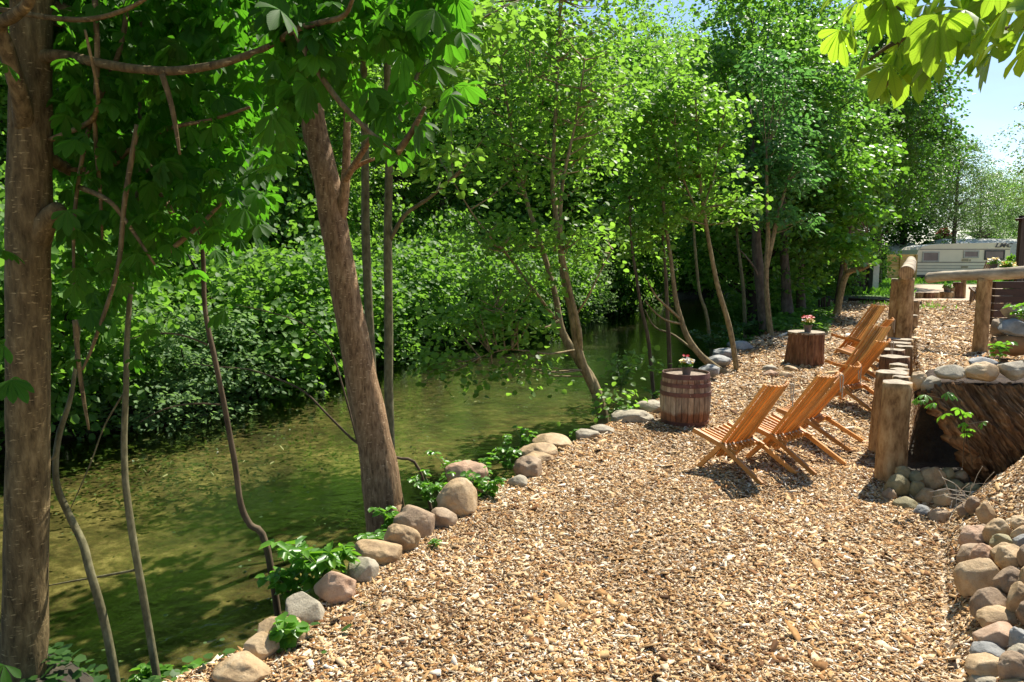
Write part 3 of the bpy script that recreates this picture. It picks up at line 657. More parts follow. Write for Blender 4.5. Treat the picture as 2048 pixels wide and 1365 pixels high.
# ------------------------------------------------------------------ rotten log, palisade, rails
def rotten_log():
    # slab of hollow trunk: outer bark shell leaning out towards the path, with thickness and a roof back to the terrace
    TL = P(1838, 790, 6.42); TM = P(1880, 762, 6.4); TR = P(2110, 748, 6.2)
    nu, nv = 110, 70; V = []; Fs = []
    def surf(u, v, off=0):
        # top edge
        x = TL.x+(TR.x-TL.x)*u
        zt = np.interp(u, [0, .1, .2, 1], [.79, .87, .885, .90])
        y = 6.40-.22*u
        # lower edge
        px0 = x+.24*v*(1-u*.4)+.16*v*v
        bulge = math.sin(v*PI*.5)*.30+.06*math.sin(v*PI)
        zz = zt-v*(zt-.05-.28*u)
        q = Vector((px0, y-bulge, zz))
        g = u*3.2*3+v*.9
        n1 = noise.noise(Vector(((u*1.9-v*.12)*7, v*.9, 3)))
        n2 = noise.noise(Vector(((u*1.9-v*.12)*19, v*2.0, 9)))
        n3 = noise.noise(Vector((u*40, v*22, 5)))
        q.y -= .13*n1+.11*abs(n2)+.03*n3+off
        q.x += (.07*noise.noise(Vector((v*9, 3, 1)))+.03*noise.noise(Vector((v*25, 5, 1))))*max(0, 1-u*6)
        q.z += .03*n3*(v < .02)+.02*noise.noise(Vector((u*20, 0, 1)))*(1-v)
        return q
    for off in (0, -.12):
        for j in range(nv+1):
            for i in range(nu+1): V.append(surf(i/nu, j/nv, off))
    def I(l, i, j): return l*(nu+1)*(nv+1)+j*(nu+1)+i
    for i in range(nu):
        for j in range(nv):
            Fs.append((I(0, i, j), I(0, i, j+1), I(0, i+1, j+1), I(0, i+1, j)))
            Fs.append((I(1, i, j), I(1, i+1, j), I(1, i+1, j+1), I(1, i, j+1)))
    for j in range(nv):
        Fs.append((I(0, 0, j), I(1, 0, j), I(1, 0, j+1), I(0, 0, j+1)))
        Fs.append((I(0, nu, j), I(0, nu, j+1), I(1, nu, j+1), I(1, nu, j)))
    mb = MB(); mb.add(V, Fs)
    # roof crust
    nr = 60; Vr = []; Fr = []
    for a in range(2):
        for j in range(9):
            for i in range(nr+1):
                u = i/nr; x = TL.x-.02+.05*noise.noise(Vector((j*.9, 1, 1)))*(u < .02)+(TR.x-TL.x+.1)*u+.45*j/8*(1-u); y = 6.46-.24*u+j/8*(.72+.24*u)
                zt = np.interp(u, [0, .1, .2, 1], [.79, .87, .885, .90])
                Vr.append((x, y, zt+.03*noise.noise(Vector((x*6, y*6, 2)))-.10*a+.005))
    def J(a, i, j): return a*9*(nr+1)+j*(nr+1)+i
    for j in range(8):
        for i in range(nr):
            Fr.append((J(0, i, j), J(0, i+1, j), J(0, i+1, j+1), J(0, i, j+1))); Fr.append((J(1, i, j), J(1, i, j+1), J(1, i+1, j+1), J(1, i+1, j)))
    for i in range(nr): Fr.append((J(0, i, 0), J(1, i, 0), J(1, i+1, 0), J(0, i+1, 0)))
    for j in range(8): Fr.append((J(0, 0, j), J(0, 0, j+1), J(1, 0, j+1), J(1, 0, j)))
    mb.add(Vr, Fr, 1)
    o = mb.build('hollow_log', [M['rotten'], M['crust']], smooth=True, org=(TL.x+.5, 6.2, .1))
    uvs = [(i/nu*3, j/nv, 0) for _ in range(2) for j in range(nv+1) for i in range(nu+1)]; uvs += [(q_[0], q_[1], 1) for q_ in Vr]
    at_ = o.data.attributes.new('luv', 'FLOAT_VECTOR', 'POINT'); at_.data.foreach_set('vector', np.array(uvs, np.float32).ravel())
    tag(o, 'dark rotten hollow log with ridged bark holding up the terrace stones', 'log')
rotten_log()
# low bark log under the far stones
mb = MB()
pts = smooth_path([P(1985, 690, 9.5), P(2040, 692, 9.4), P(2110, 690, 9.3)], 8)
mb.tube(pts, [.125]*len(pts), 18, wob=.3); tag(mb.build('bark_log', M['rotten'], smooth=True, org=pts[0]), 'short black barked log beneath the bluish stone', 'log')

def log_post(p, r, top, name, label, cat, group=None, mat='peeled', tilt=(0, 0), seed=0, bury=.25, endm='endgrain', wob=.17):
    root_z = H(p[0], p[1])-bury
    mb = MB(); n = 28; rows = max(4, int((top-root_z)/.06)); Vs = []; Fs = []
    for i in range(rows+1):
        f = i/rows; z = root_z+(top-root_z)*f
        for k in range(n):
            an = 2*PI*k/n
            rr = r*(1.06-.08*f)*(1+wob*noise.noise(Vector((math.cos(an)*1.2+seed*3.1, math.sin(an)*1.2, z*1.2)))+.035*noise.noise(Vector((math.cos(an)*3+seed, math.sin(an)*3, z*5))))
            if i == rows: rr *= .985
            Vs.append((rr*math.cos(an)+tilt[0]*f, rr*math.sin(an)+tilt[1]*f, z-H(p[0], p[1])+(.012*noise.noise(Vector((math.cos(an), math.sin(an), seed))) if i == rows else 0)))
    for i in range(rows):
        for k in range(n):
            k2 = (k+1) % n; Fs.append((i*n+k, i*n+k2, (i+1)*n+k2, (i+1)*n+k))
    mb.add(Vs, Fs); c = len(Vs); mb.add([(tilt[0], tilt[1], top-H(p[0], p[1])+.004)], [])
    me_f = [(rows*n+k, rows*n+(k+1) % n, c) for k in range(n)]
    for f in me_f: mb.f.append(f); mb.m.append(1); mb.a.append(0)
    o = mb.build(name, [M[mat], M[endm]]); me = o.data
    me.polygons.foreach_set('use_smooth', [pp.material_index == 0 for pp in me.polygons])
    o.location = (p[0], p[1], H(p[0], p[1])); tag(o, label, cat, group); return o
def at_top(px, py, D): return P(px, py, D)
pal = [(1794, 764, 58, 6.42, 'tall peeled palisade log nearest the camera with a split weathered face'), (1803, 753, 34, 6.95, 'thin palisade log right behind the nearest tall one'),
 (1784, 744, 62, 7.35, 'broad pale palisade log second on the left side'), (1800, 738, 36, 7.9, 'slim palisade log behind the broad pale one'), (1797, 729, 36, 8.4, 'narrow palisade log before the dark ones'),
 (1789, 713, 56, 9.2, 'dark barked low palisade log with a wide round top'), (1787, 699, 48, 10.2, 'dark low palisade log behind the widest round top'), (1810, 692, 32, 10.7, 'pale round topped log on the right side of the palisade'),
 (1796, 685, 46, 11.5, 'grey topped low log in front of the double post'), (1799, 678, 46, 12.3, 'flattest grey log directly at the foot of the double post')]
for i, (px, py, w, D, lb) in enumerate(pal):
    q = at_top(px, py, D); log_post((q.x, q.y), w/F*D/2, q.z, 'palisade_log', lb, 'log', 'upright logs of the palisade', mat='peeled' if i not in (5, 6) else 'bark_stump', seed=i, bury=.3)
for i, (px, D, w, zt, lb) in enumerate([(1826, 15.5, 22, .75, 'small log stub behind the double post'), (1828, 18, 20, .9, 'far low log stub behind the double post')]):
    q = P(px, 600, D); log_post((q.x, q.y), w/F*D/2, zt, 'palisade_log', lb, 'log', 'upright logs of the palisade', seed=30+i)
# double post with rail, right post with rail
q = P(1793, 600, 13.4); log_post((q.x, q.y), .105, P(0, 558, 13.4).z, 'rail_post', 'left slimmer half of the tall double post', 'post', mat='peeled', seed=21)
q = P(1811, 600, 13.2); log_post((q.x, q.y), .125, P(0, 556, 13.2).z, 'rail_post', 'right thicker half of the tall double post with flaking bark', 'post', mat='peeled', seed=22)
q = P(1967, 600, 10.75); log_post((q.x, q.y), .098, P(0, 556, 10.75).z, 'rail_post', 'single peeled post carrying the right rail', 'post', mat='peeled', seed=23)
def rail(pts, rad, label):
    mb = MB(); pts = smooth_path(pts, 6); rr = lerp_r(rad, len(pts)); mb.tube(pts, rr, 20, wob=.1)
    mb.m[-1] = 1; mb.m[-2] = 1
    o = mb.build('rail_log', [M['rail'], M['endgrain_warm']], smooth=False, org=pts[0])
    o.data.polygons.foreach_set('use_smooth', [p.material_index == 0 for p in o.data.polygons]); tag(o, label, 'rail', 'log rails of the terrace')
a = P(1812, 546, 12.9)
rail([a, a+Vector((.74, 1.3, .05)), a+Vector((2.0, 3.6, .14)), a+Vector((3.4, 6.2, .18))], [.122, .118, .11, .10], 'pale log rail seen end on over the double post')
rail([P(1858, 556, 11.6), P(1905, 552, 11.2), P(1968, 550, 10.75), P(2050, 545, 10.3), P(2140, 540, 9.9)], [.085, .075, .082, .088, .09], 'weathered grey log rail running off to the right')
# dark plank box behind right rail
def plank_box():
    root = empty('plank_planter', (P(2060, 620, 11.6).x, 11.9, H(8.2, 11.9))); tag(root, 'dark brown box of horizontal planks behind the right rail post', 'planter')
    x0 = P(1984, 620, 11.6).x-root.location.x; z0 = P(0, 650, 11.6).z-root.location.z; zt = P(0, 563, 11.6).z-root.location.z
    n = 6; hh = (zt-z0)/n; mb = MB()
    for i in range(n):
        mb.box((x0+1.0, -.32, z0+hh*(i+.5)), (2.0, .05, hh-.008), a=random.random()); mb.box((x0+.02, -.14, z0+hh*(i+.5)), (.05, .3, hh-.008), a=random.random())
    mb.build('board_panel', M['dark_planks'], root)
    mb = MB(); mb.box((x0+1.0, -.14, zt-.06), (1.9, .3, .04)); mb.build('soil', M['soil'], root)
plank_box()

# ------------------------------------------------------------------ stick chairs
def stick_chair(mat='chair'):
    root = empty('stick_chair'); m = M[mat]
    def blade(mb, p, q, w, t, a, top_round=False):
        mb.beam(p, q, w, t, up=(0, 1, 0) if False else (1, 0, 1), a=a)
    # local frame: +x is where the sitter faces, y sideways
    mb = MB(); n = 9
    for i in range(n):
        f = i/(n-1)*2-1
        y0 = f*.225; y1 = f*.17; bow = .05*(1-f*f)
        p = (.15-bow*.2-.012*(i % 2), y0, .10+.02*abs(f)); q = (-.355-bow, y1, .865-.02*(1-f*f))
        mb.beam(p, q, .036, .024, up=(1, 0, .5), a=random.random())
    mb.build('backrest', m, root, bevel=.004)
    mb = MB()
    for i in range(8):
        f = (i-3.5)/3.5
        mb.beam((.33, f*.24, .335-.02*(1-f*f)), (-.06, f*.19, .225), .024, .042, up=(0, 0, 1), a=random.random())
    mb.build('seat', m, root, bevel=.003)
    for a, b_, r_ in (((.005, -.235, .25), (.005, .235, .25), .012), ((.25, -.25, .30), (.25, .25, .30), .009)):
        mb = MB(); mb.tube([a, b_], r_, 8); mb.build('hinge_rod', M['rope'], root)
    for s in (-1, 1):
        mb = MB(); mb.beam((.03, s*.222, .27), (.285, s*.235, 0), .042, .03, up=(0, 1, 0), a=random.random()); mb.build('leg', m, root, bevel=.003)
        mb = MB(); mb.beam((.06, s*.232, .268), (-.42, s*.26, .0), .042, .03, up=(0, 1, 0), a=random.random()); mb.build('leg', m, root, bevel=.003)
        mb = MB(); mb.beam((.345, s*.262, .342), (-.10, s*.215, .205), .045, .028, up=(0, 1, 0), a=random.random()); mb.build('side_rail', m, root, bevel=.003)
    mb = MB(); mb.tube(smooth_path([(-.35, -.20, .83), (-.37, -.235, .82), (-.368, -.235, .70), (-.37, -.232, .62)], 4), .006, 5)
    mb.tube(smooth_path([(-.35, -.20, .83), (-.34, -.24, .81), (-.345, -.238, .74), (-.35, -.24, .67)], 4), .006, 5); mb.build('cord', M['rope'], root, smooth=True)
    return root
GC = 'folding stick chairs facing the stream'
ch0 = stick_chair()
chairs = [((2.14, 6.76), (-.60, .80), 'orange folding stick chair nearest the barrel, seen from behind', 1.0),
 ((2.69, 7.02), (-.62, .78), 'orange stick chair directly right of the one nearest the barrel', 1.03),
 ((3.27, 7.80), (-.80, .60), 'orange stick chair half hidden with long legs poking out to the right', 1.0),
 ((4.55, 9.75), (-.62, .78), 'orange stick chair in side view, nearest of the rear cluster', 1.05),
 ((5.22, 11.05), (-.96, -.20), 'stick chair with its ribbed back slats facing the stump, middle of rear cluster', 1.05),
 ((5.95, 12.4), (-.75, .66), 'stick chair in side view between the two ribbed backs', 1.05),
 ((6.55, 13.9), (-.97, -.15), 'farthest stick chair with dark ribbed back behind the stump table', 1.1)]
for i, ((x, y), fc, lb, sc) in enumerate(chairs):
    c = ch0 if i == 0 else copy_tree(ch0)
    c.location = (x, y, H(x, y)+.012); c.rotation_euler = (0, 0, math.atan2(fc[1], fc[0])); c.scale = (sc,)*3
    tag(c, lb, 'chair', GC)
cg = stick_chair('chair_grey'); q = P(1965, 600, 22)
cg.location = (q.x, q.y, H(q.x, q.y)+.1); cg.rotation_euler = (0, 0, math.radians(80)); cg.scale = (1.25, .85, 1.55); tag(cg, 'weathered brown high backed slat chair on the terrace before the caravan', 'chair')

# ------------------------------------------------------------------ barrel, stump, flower pots
def barrel():
    b = hit(1381, 858); x, y = b.x, b.y+.30; g = H(x, y)
    root = empty('wooden_barrel', (x, y, g)); tag(root, 'old red brown oak barrel with steel hoops carrying a flower pot', 'barrel')
    Hh = P(0, 744, y).z-g; r0 = 45.5/F*y; r1 = 50.5/F*y
    def R(z): f = z/Hh; return r0+(r1-r0)*math.sin(PI*min(max(f, 0), 1))**.8
    m, n, bb = newmat('barrel_staves')
    t = nd(n, 'ShaderNodeTexCoord'); mpn = nd(n, 'ShaderNodeMapping', Scale=(1, 1, .25)); n.links.new(t.outputs['Object'], mpn.inputs['Vector'])
    z = nd(n, 'ShaderNodeTexNoise', Scale=26.0, Detail=7.0, Roughness=.65); n.links.new(mpn.outputs['Vector'], z.inputs['Vector'])
    at = nd(n, 'ShaderNodeAttribute', attribute_name='rnd')
    gr = ramp(n, [(.3, (.13, .085, .055)), (.5, (.33, .245, .165)), (.7, (.52, .42, .30))]); n.links.new(z.outputs['Fac'], gr.inputs['Fac'])
    rd = ramp(n, [(.3, (.13, .045, .02)), (.7, (.34, .14, .06))]); n.links.new(z.outputs['Fac'], rd.inputs['Fac'])
    sx = nd(n, 'ShaderNodeSeparateXYZ'); n.links.new(t.outputs['Object'], sx.inputs['Vector'])
    zz = nd(n, 'ShaderNodeMath', operation='DIVIDE'); zz.inputs[1].default_value = Hh; n.links.new(sx.outputs['Z'], zz.inputs[0])
    z2 = nd(n, 'ShaderNodeTexNoise', Scale=7.0, Detail=5.0); n.links.new(t.outputs['Object'], z2.inputs['Vector'])
    ad = nd(n, 'ShaderNodeMath', operation='MULTIPLY_ADD'); ad.inputs[1].default_value = .22; n.links.new(z2.outputs['Fac'], ad.inputs[0]); n.links.new(zz.outputs[0], ad.inputs[2])
    rr = ramp(n, [(.36, (1, 1, 1)), (.42, (0, 0, 0)), (.69, (0, 0, 0)), (.73, (.9, .9, .9)), (.78, (.1, .1, .1)), (.90, (.1, .1, .1)), (.94, (.9, .9, .9)), (1.0, (.2, .2, .2))]); n.links.new(ad.outputs[0], rr.inputs['Fac'])
    mm = nd(n, 'ShaderNodeMixRGB'); n.links.new(rr.outputs['Color'], mm.inputs['Fac']); n.links.new(gr.outputs['Color'], mm.inputs['Color1']); n.links.new(rd.outputs['Color'], mm.inputs['Color2'])
    hs = nd(n, 'ShaderNodeHueSaturation'); mr = nd(n, 'ShaderNodeMapRange'); mr.inputs['To Min'].default_value = .6; mr.inputs['To Max'].default_value = 1.25
    n.links.new(at.outputs['Fac'], mr.inputs['Value']); n.links.new(mr.outputs['Result'], hs.inputs['Value']); n.links.new(mm.outputs['Color'], hs.inputs['Color'])
    n.links.new(hs.outputs['Color'], bb.inputs['Base Color']); bb.inputs['Roughness'].default_value = .7
    bp = nd(n, 'ShaderNodeBump', Strength=.4, Distance=.006); n.links.new(z.outputs['Fac'], bp.inputs['Height']); n.links.new(bp.outputs['Normal'], bb.inputs['Normal'])
    mb = MB(); ns = 26; rows = 16
    for k in range(ns):
        a0 = 2*PI*(k+.03)/ns; a1 = 2*PI*(k+.97)/ns; Vs = []; Fs = []
        for i in range(rows+1):
            zc = Hh*i/rows; r = R(zc)
            for an, dr in ((a0, -.006), (a0+.02, 0), ((a0+a1)/2, .001), (a1-.02, 0), (a1, -.006)): Vs.append(((r+dr)*math.cos(an), (r+dr)*math.sin(an), zc))
        for i in range(rows):
            for j in range(4): Fs.append((i*5+j, i*5+j+1, (i+1)*5+j+1, (i+1)*5+j))
        mb.add(Vs, Fs, a=random.random())
    mb.lathe([(r0-.012, 0), (r0-.012+.0, Hh*.2), (r1-.02, Hh*.5), (r0-.012, Hh*.8), (r0-.02, Hh-.03)], 40, a=.1)
    mb.build('staves', m, root)
    hoopm = plain('hoop_steel', (.13, .055, .04), .6, .1, .35, 12, .2)
    for zc, w in ((Hh*.955, .058), (Hh*.79, .044), (Hh*.62, .046), (Hh*.045, .065)):
        mb = MB(); a_, b_ = zc-w/2, zc+w/2
        mb.lathe([(R(a_)-.002, a_), (R(a_)+.007, a_), (R(b_)+.007, b_), (R(b_)-.002, b_)], 48, capb=False, capt=False)
        mb.build('hoop', hoopm, root, smooth=False)
        mb = MB(); an = math.radians(-92)
        for dz in (0,): mb.tube([((R(zc)+.004)*math.cos(an), (R(zc)+.004)*math.sin(an), zc+dz), ((R(zc)+.012)*math.cos(an), (R(zc)+.012)*math.sin(an), zc+dz)], .005, 8)
        mb.build('rivet', M['rope'], root)
    mb = MB()
    for k in range(6):
        yw = (k-2.5)*2*(r0-.03)/6; half = math.sqrt(max(.001, (r0-.02)**2-yw**2)); mb.box((0, yw, Hh-.045), (2*half, 2*(r0-.03)/6-.004, .02), a=random.random())
    lid = wood('barrel_lid', (.3, .27, .23), (.46, .43, .38), (.6, .57, .52), .6, (.3, 1, 1), 12); mb.build('lid', lid, root)
    return Vector((x, y, g+Hh-.035))
def flower_pot(p, s, label, cols, seed, height=1.0, group='potted flowers'):
    rng = random.Random(seed); nr = np.random.default_rng(seed)
    root = empty('flower_pot', p); tag(root, label, 'flower pot', group)
    mb = MB(); mb.lathe([(s*.62, 0), (s*.85, s*1.25), (s*.95, s*1.25), (s*.98, s*1.5), (s*.88, s*1.5), (s*.8, s*1.3)], 24); mb.build('pot', M['pot'], root, smooth=False)
    C = nr.normal(size=(26, 3))*[s*.5, s*.5, s*.25]+[0, 0, s*1.85*height]
    V, Q, r = spray(C, 12, s*.3, .3, s*.3, nr, .4); meshobj('foliage', np_mesh('foliage', V, Q, r, M['leaf_fresh']), root)
    mb = MB()
    for k, (c, num, zz) in enumerate(cols):
        for j in range(num):
            a_ = rng.uniform(0, 2*PI); r_ = s*1.15*rng.random()**.6; q = Vector((r_*math.cos(a_), r_*math.sin(a_), s*(zz+rng.uniform(-.3, .3))))
            R = Matrix.Rotation(rng.uniform(-.6, .9), 3, 'X') @ Matrix.Rotation(rng.uniform(0, 6), 3, 'Z')
            for kk in range(5):
                an = kk*2*PI/5; ps = s*.2
                mb.add([q, q+R@Vector((ps*math.cos(an-.5), ps*math.sin(an-.5), .1*ps)), q+R@Vector((ps*1.5*math.cos(an), ps*1.5*math.sin(an), .25*ps)), q+R@Vector((ps*math.cos(an+.5), ps*math.sin(an+.5), .1*ps))], [(0, 1, 2, 3)], k)
    mb.build('flowers', [M[c[0]] for c in cols], root)
    return root
bt = barrel()
flower_pot(bt+Vector((.0, -.03, .0)), .07, 'small pot of red white and yellow flowers on the oak barrel', [('red', 5, 3.3), ('white', 50, 2.5), ('yellow', 60, 2.45)], 5)
def stump():
    b = hit(1622, 733); r = 36/F*(b.y+.3); x, y = b.x, b.y+.28
    g = H(x, y); Hh = P(0, 664, y).z-g
    n = 90; rows = 40; mb = MB(); Vs = []; Fs = []
    for i in range(rows+1):
        f = i/rows
        for k in range(n):
            an = 2*PI*k/n; c, s = math.cos(an), math.sin(an)
            ridge = abs(noise.noise(Vector((c*6, s*6, f*.9))))
            ridge2 = abs(noise.noise(Vector((c*13, s*13, f*2.2))))
            rr = r*(1.04-.06*f+.09*(1-f)**3)-.045*max(0, .35-ridge)*1.2-.02*max(0, .3-ridge2)+.02*noise.noise(Vector((c, s, f)))
            Vs.append((rr*c, rr*s, -.1+(Hh+.1)*f+(.012*noise.noise(Vector((c*2, s*2, 4))) if i == rows else 0)))
    for i in range(rows):
        for k in range(n): Fs.append((i*n+k, i*n+(k+1) % n, (i+1)*n+(k+1) % n, (i+1)*n+k))
    mb.add(Vs, Fs); c = len(Vs)
    root = empty('stump_table', (x, y, g)); tag(root, 'thick tree stump with furrowed red bark used as a table', 'stump')
    mb.build('bark', M['bark_stump'], root)
    mb = MB(); mb.lathe([(r*.965, Hh-.03), (r*.965, Hh+.004)], 60); mb.build('top', M['endgrain'], root)
    return Vector((x, y, g+Hh+.005))
st = stump()
flower_pot(st+Vector((0, -.06, 0)), .085, 'small pot of red and cream flowers on the stump table', [('red', 34, 3.1), ('yellow', 50, 2.4), ('white', 30, 2.4)], 6)
q = P(1988, 541, 10.75); flower_pot(Vector((q.x, q.y+.02, q.z)), .064, 'brown pot of white and orange flowers on the right rail', [('white', 50, 2.2), ('yellow', 36, 2.5)], 8)
q = P(2026, 540, 10.5); flower_pot(Vector((q.x, q.y+.12, q.z-.1)), .09, 'bright yellow flowers behind the right rail', [('yellow', 60, 2.0)], 9)
# far low log edging
for i, (px, py, w, h_, lb) in enumerate([(1838, 584, 15, 12, 'leftmost short log of the far edging'), (1856, 584, 20, 12, 'second short log of the far edging'), (1872, 583, 13, 12, 'small pale log of the far edging'), (1892, 582, 26, 13, 'wide low log under the far flower pot'), (1903, 576, 10, 20, 'thin log right of the far flower pot'), (1914, 567, 18, 30, 'tall chunky log of the far edging'), (1925, 563, 10, 34, 'tallest thin log at the right of the far edging')]):
    q = hit(px, 597); D = q.y+.1; q = P(px, 597, D)
    log_post((q.x, q.y), w/F*D/2, P(px, 597-(h_ if i < 4 else h_+2), D).z, 'edging_log', lb, 'log', 'short logs edging the far chips', seed=60+i, mat='bark_stump' if i in (1, 5) else 'peeled', bury=.1)
q = P(1894, 584, hit(1893, 597).y+.1); flower_pot(Vector((q.x, q.y, q.z)), .16, 'dark pot with a small green plant on the far log edging', [('white', 1, 1.5)], 10, height=.85)
# wheel like stand beside grey chair
q = hit(1950, 604); mb = MB(); D = q.y
mb.beam(P(1943, 604, D), P(1946, 575, D), .12, .1); mb.beam(P(1946, 577, D), P(1956, 578, D), .12, .1); mb.beam(P(1950, 600, D), P(1956, 586, D), .12, .1)
tag(mb.build('wooden_stand', M['chair_grey'], org=q), 'small weathered wooden stand below the high backed chair', 'stand')
# ------------------------------------------------------------------ caravan, fence, tents and other far things
def caravan():
    D = 50.0; sc = D/F
    def X(px): return (px-1924)*sc
    gz = H(30, D); base = P(1924, 560, D)
    root = empty('caravan', (base.x, D+1.12, gz)); tag(root, 'cream touring caravan with three windows parked behind the rails', 'caravan')
    def Z(py): return P(1924, py, D).z-gz
    cream = plain('caravan_cream', (.82, .72, .55), .35, 0, .04, 2); dark = plain('caravan_trim', (.10, .09, .08), .5); roofm = plain('caravan_roof', (.82, .80, .74), .4)
    prof = [(1823, 550), (1821, 540), (1834, 500), (1840, 494), (1859, 490), (1905, 487.5), (2006, 485.5), (2012, 488), (2016, 495), (2017, 550)]
    pts = [(X(a), Z(b)) for a, b in prof]; n = len(pts); mb = MB()
    Vs = [(a, -1.1, b) for a, b in pts]+[(a, 1.1, b) for a, b in pts]
    mb.add(Vs, [tuple(range(n))[::-1] and tuple(range(n)), tuple(range(n, 2*n))[::-1]])
    for i in range(n):
        j = (i+1) % n; mb.add([Vs[i], Vs[j], Vs[n+j], Vs[n+i]], [(0, 3, 2, 1)], 1 if 2 < i < 7 else 0)
    mb.build('body', [cream, roofm], root)
    mb = MB()
    for py, t in ((499, .045), (525, .05), (532, .03), (537, .03), (543, .03)):
        x0 = X(1836 if py < 500 else 1826+ (532-py)*.25); mb.box(((x0+X(2015))/2, -1.105, Z(py)), (X(2015)-x0, .02, t))
    mb.build('trim_strip', dark, root)
    glass = plain('caravan_glass', (.20, .15, .16), .12, 0, .3, 1.2); fr = plain('window_frame_pale', (.45, .42, .38), .5); fd = plain('window_frame_dark', (.03, .03, .035), .4)
    for (x0, x1, y0, y1, fm) in ((1843, 1874, 505, 523, fr), (1924.5, 1953, 502.5, 515, fr), (1966.5, 2004, 502, 519, fd)):
        mb = MB(); a, b = X(x0), X(x1); c, d = Z(y1), Z(y0); t = .09
        for cx, cz, sx, sz in (((a+b)/2, c, b-a+t, t), ((a+b)/2, d, b-a+t, t), (a, (c+d)/2, t, d-c-t), (b, (c+d)/2, t, d-c-t)): mb.box((cx, -1.12, cz), (sx, .06, sz))
        w = mb.build('window', fm, root); mb = MB(); mb.box(((a+b)/2, -1.108, (c+d)/2), (b-a-t, .03, d-c-t)); mb.build('pane', glass, w)
    vent = plain('vent_grille', (.38, .32, .2), .5)
    for (x0, x1, y0, y1) in ((1921, 1934, 518, 523), (1921, 1934, 532, 537), (1936, 1939, 519, 523)):
        mb = MB()
        for k in range(4): mb.box((X((x0+x1)/2), -1.12, Z(y1)+(Z(y0)-Z(y1))*(k+.5)/4), (X(x1)-X(x0), .03, (Z(y0)-Z(y1))/5))
        mb.build('vent', vent, root)
    mb = MB(); mb.box((0, 0, Z(551.5)), (X(2014)-X(1828), 2.0, .14)); mb.build('chassis', dark, root)
    for s in (-1, 1):
        mb = MB(); mb.tube([(X(1930), s*.85-.1, .33), (X(1930), s*.85+.1, .33)], .33, 20); mb.build('wheel', dark, root)
    mb = MB()
    for px in (1835, 1856, 2005): mb.box((X(px), -.7, .2), (.08, .08, .5))
    mb.build('jack_stand', M['planks'], root)
    mb = MB(); mb.beam((X(1823), 0, .5), (X(1803), 0, .45), .1, .1); mb.build('drawbar', dark, root)
    cu = bpy.data.curves.new('t', 'FONT'); cu.body = 'LMC'; cu.size = .55; cu.shear = .35; cu.offset = .018; cu.extrude = .008; cu.space_character = 1.1
    to = bpy.data.objects.new('t', cu); COL.objects.link(to)
    bpy.context.view_layer.update(); dg = bpy.context.evaluated_depsgraph_get(); me = bpy.data.meshes.new_from_object(to.evaluated_get(dg)); bpy.data.objects.remove(to)
    me.materials.clear(); me.materials.append(dark); lo = meshobj('lettering', me, root); lo.rotation_euler = (PI/2, 0, 0); lo.location = (X(1984.5), -1.125, Z(495)); lo.scale = (.95, .72, 1)
    mb = MB(); mb.tube(smooth_path([(X(1995), -1.12, Z(494)), (X(2003), -1.12, Z(489)), (X(2001), -1.12, Z(492.5)), (X(2007), -1.12, Z(490.5))], 5), .035, 4); mb.tube([(X(2011), -1.11, Z(492.5)), (X(2011), -1.13, Z(492.5))], .07, 10)
    mb.build('swoosh_emblem', dark, root)
caravan()
def board_fence():
    D = 47; root = empty('board_fence', (P(1795, 560, D).x, D, H(P(1795, 560, D).x, D))); tag(root, 'fence of wide yellow pine boards left of the caravan', 'fence')
    o = root.location; mb = MB()
    for k in range(8):
        z0 = P(0, 558-6*k-4, D).z-o.z; xl = P(1766, 500, D).x-o.x; xr = P(1834, 500, D).x-o.x; mb.box(((xl+xr)/2, 0, z0), (xr-xl, .04, .175), a=random.random())
    mb.build('board_panel', M['planks'], root)
    for px in (1767, 1802, 1832):
        mb = MB(); a = P(px, 500, D); mb.box((a.x-o.x, -.08, .85), (.14, .1, 1.85), a=.3); mb.build('post', M['planks'], root)
board_fence()
def tent(pxc, D, halfw, depth, z0, z1, label, col, rx):
    p = P(pxc, 500, D); root = empty('tent', (p.x, D, H(p.x, D))); tag(root, label, 'tent', 'tents behind the caravan'); g = root.location.z
    m = plain('tent_cloth', col, .7, 0, .05, 2); mb = MB()
    w, d = halfw, depth
    # gabled canopy: ridge along x
    Vs = [(-w, -d, z0-g), (w, -d, z0-g), (w, d, z0-g), (-w, d, z0-g), (-w*rx, 0, z1-g), (w*rx, 0, z1-g)]
    mb.add(Vs, [(0, 1, 5, 4), (2, 3, 4, 5), (0, 4, 3), (1, 2, 5)]); mb.add([(x, y, z-.03) for x, y, z in Vs], [(4, 5, 1, 0), (5, 4, 3, 2), (3, 4, 0), (5, 2, 1)])
    mb.build('canopy', m, root)
    mb = MB()
    wh = z0-g
    for s in (-1, 1):
        mb.box((0, s*(d-.02), wh/2), (2*w-.04, .03, wh)); mb.box((s*(w-.02), 0, wh/2), (.03, 2*d-.1, wh))
    mb.build('side_wall', plain('tent_wall', tuple(c*.8 for c in col), .8), root)
z_ = lambda py, D: P(0, py, D).z
tent(1952, 57, 3.3, 2.2, z_(487, 54.8), z_(478, 57), 'long white awning roof showing above the caravan', (.62, .62, .62), .8)
tent(1800, 60, 1.3, 1.6, z_(503, 58.4), z_(486, 60), 'bright white tent behind the yellow fence', (.85, .85, .85), .8)
tent(1912, 70, 1.2, 1.2, z_(480, 69), z_(467, 70), 'small cream tent between red shrub and hedge', (.6, .6, .52), .6)
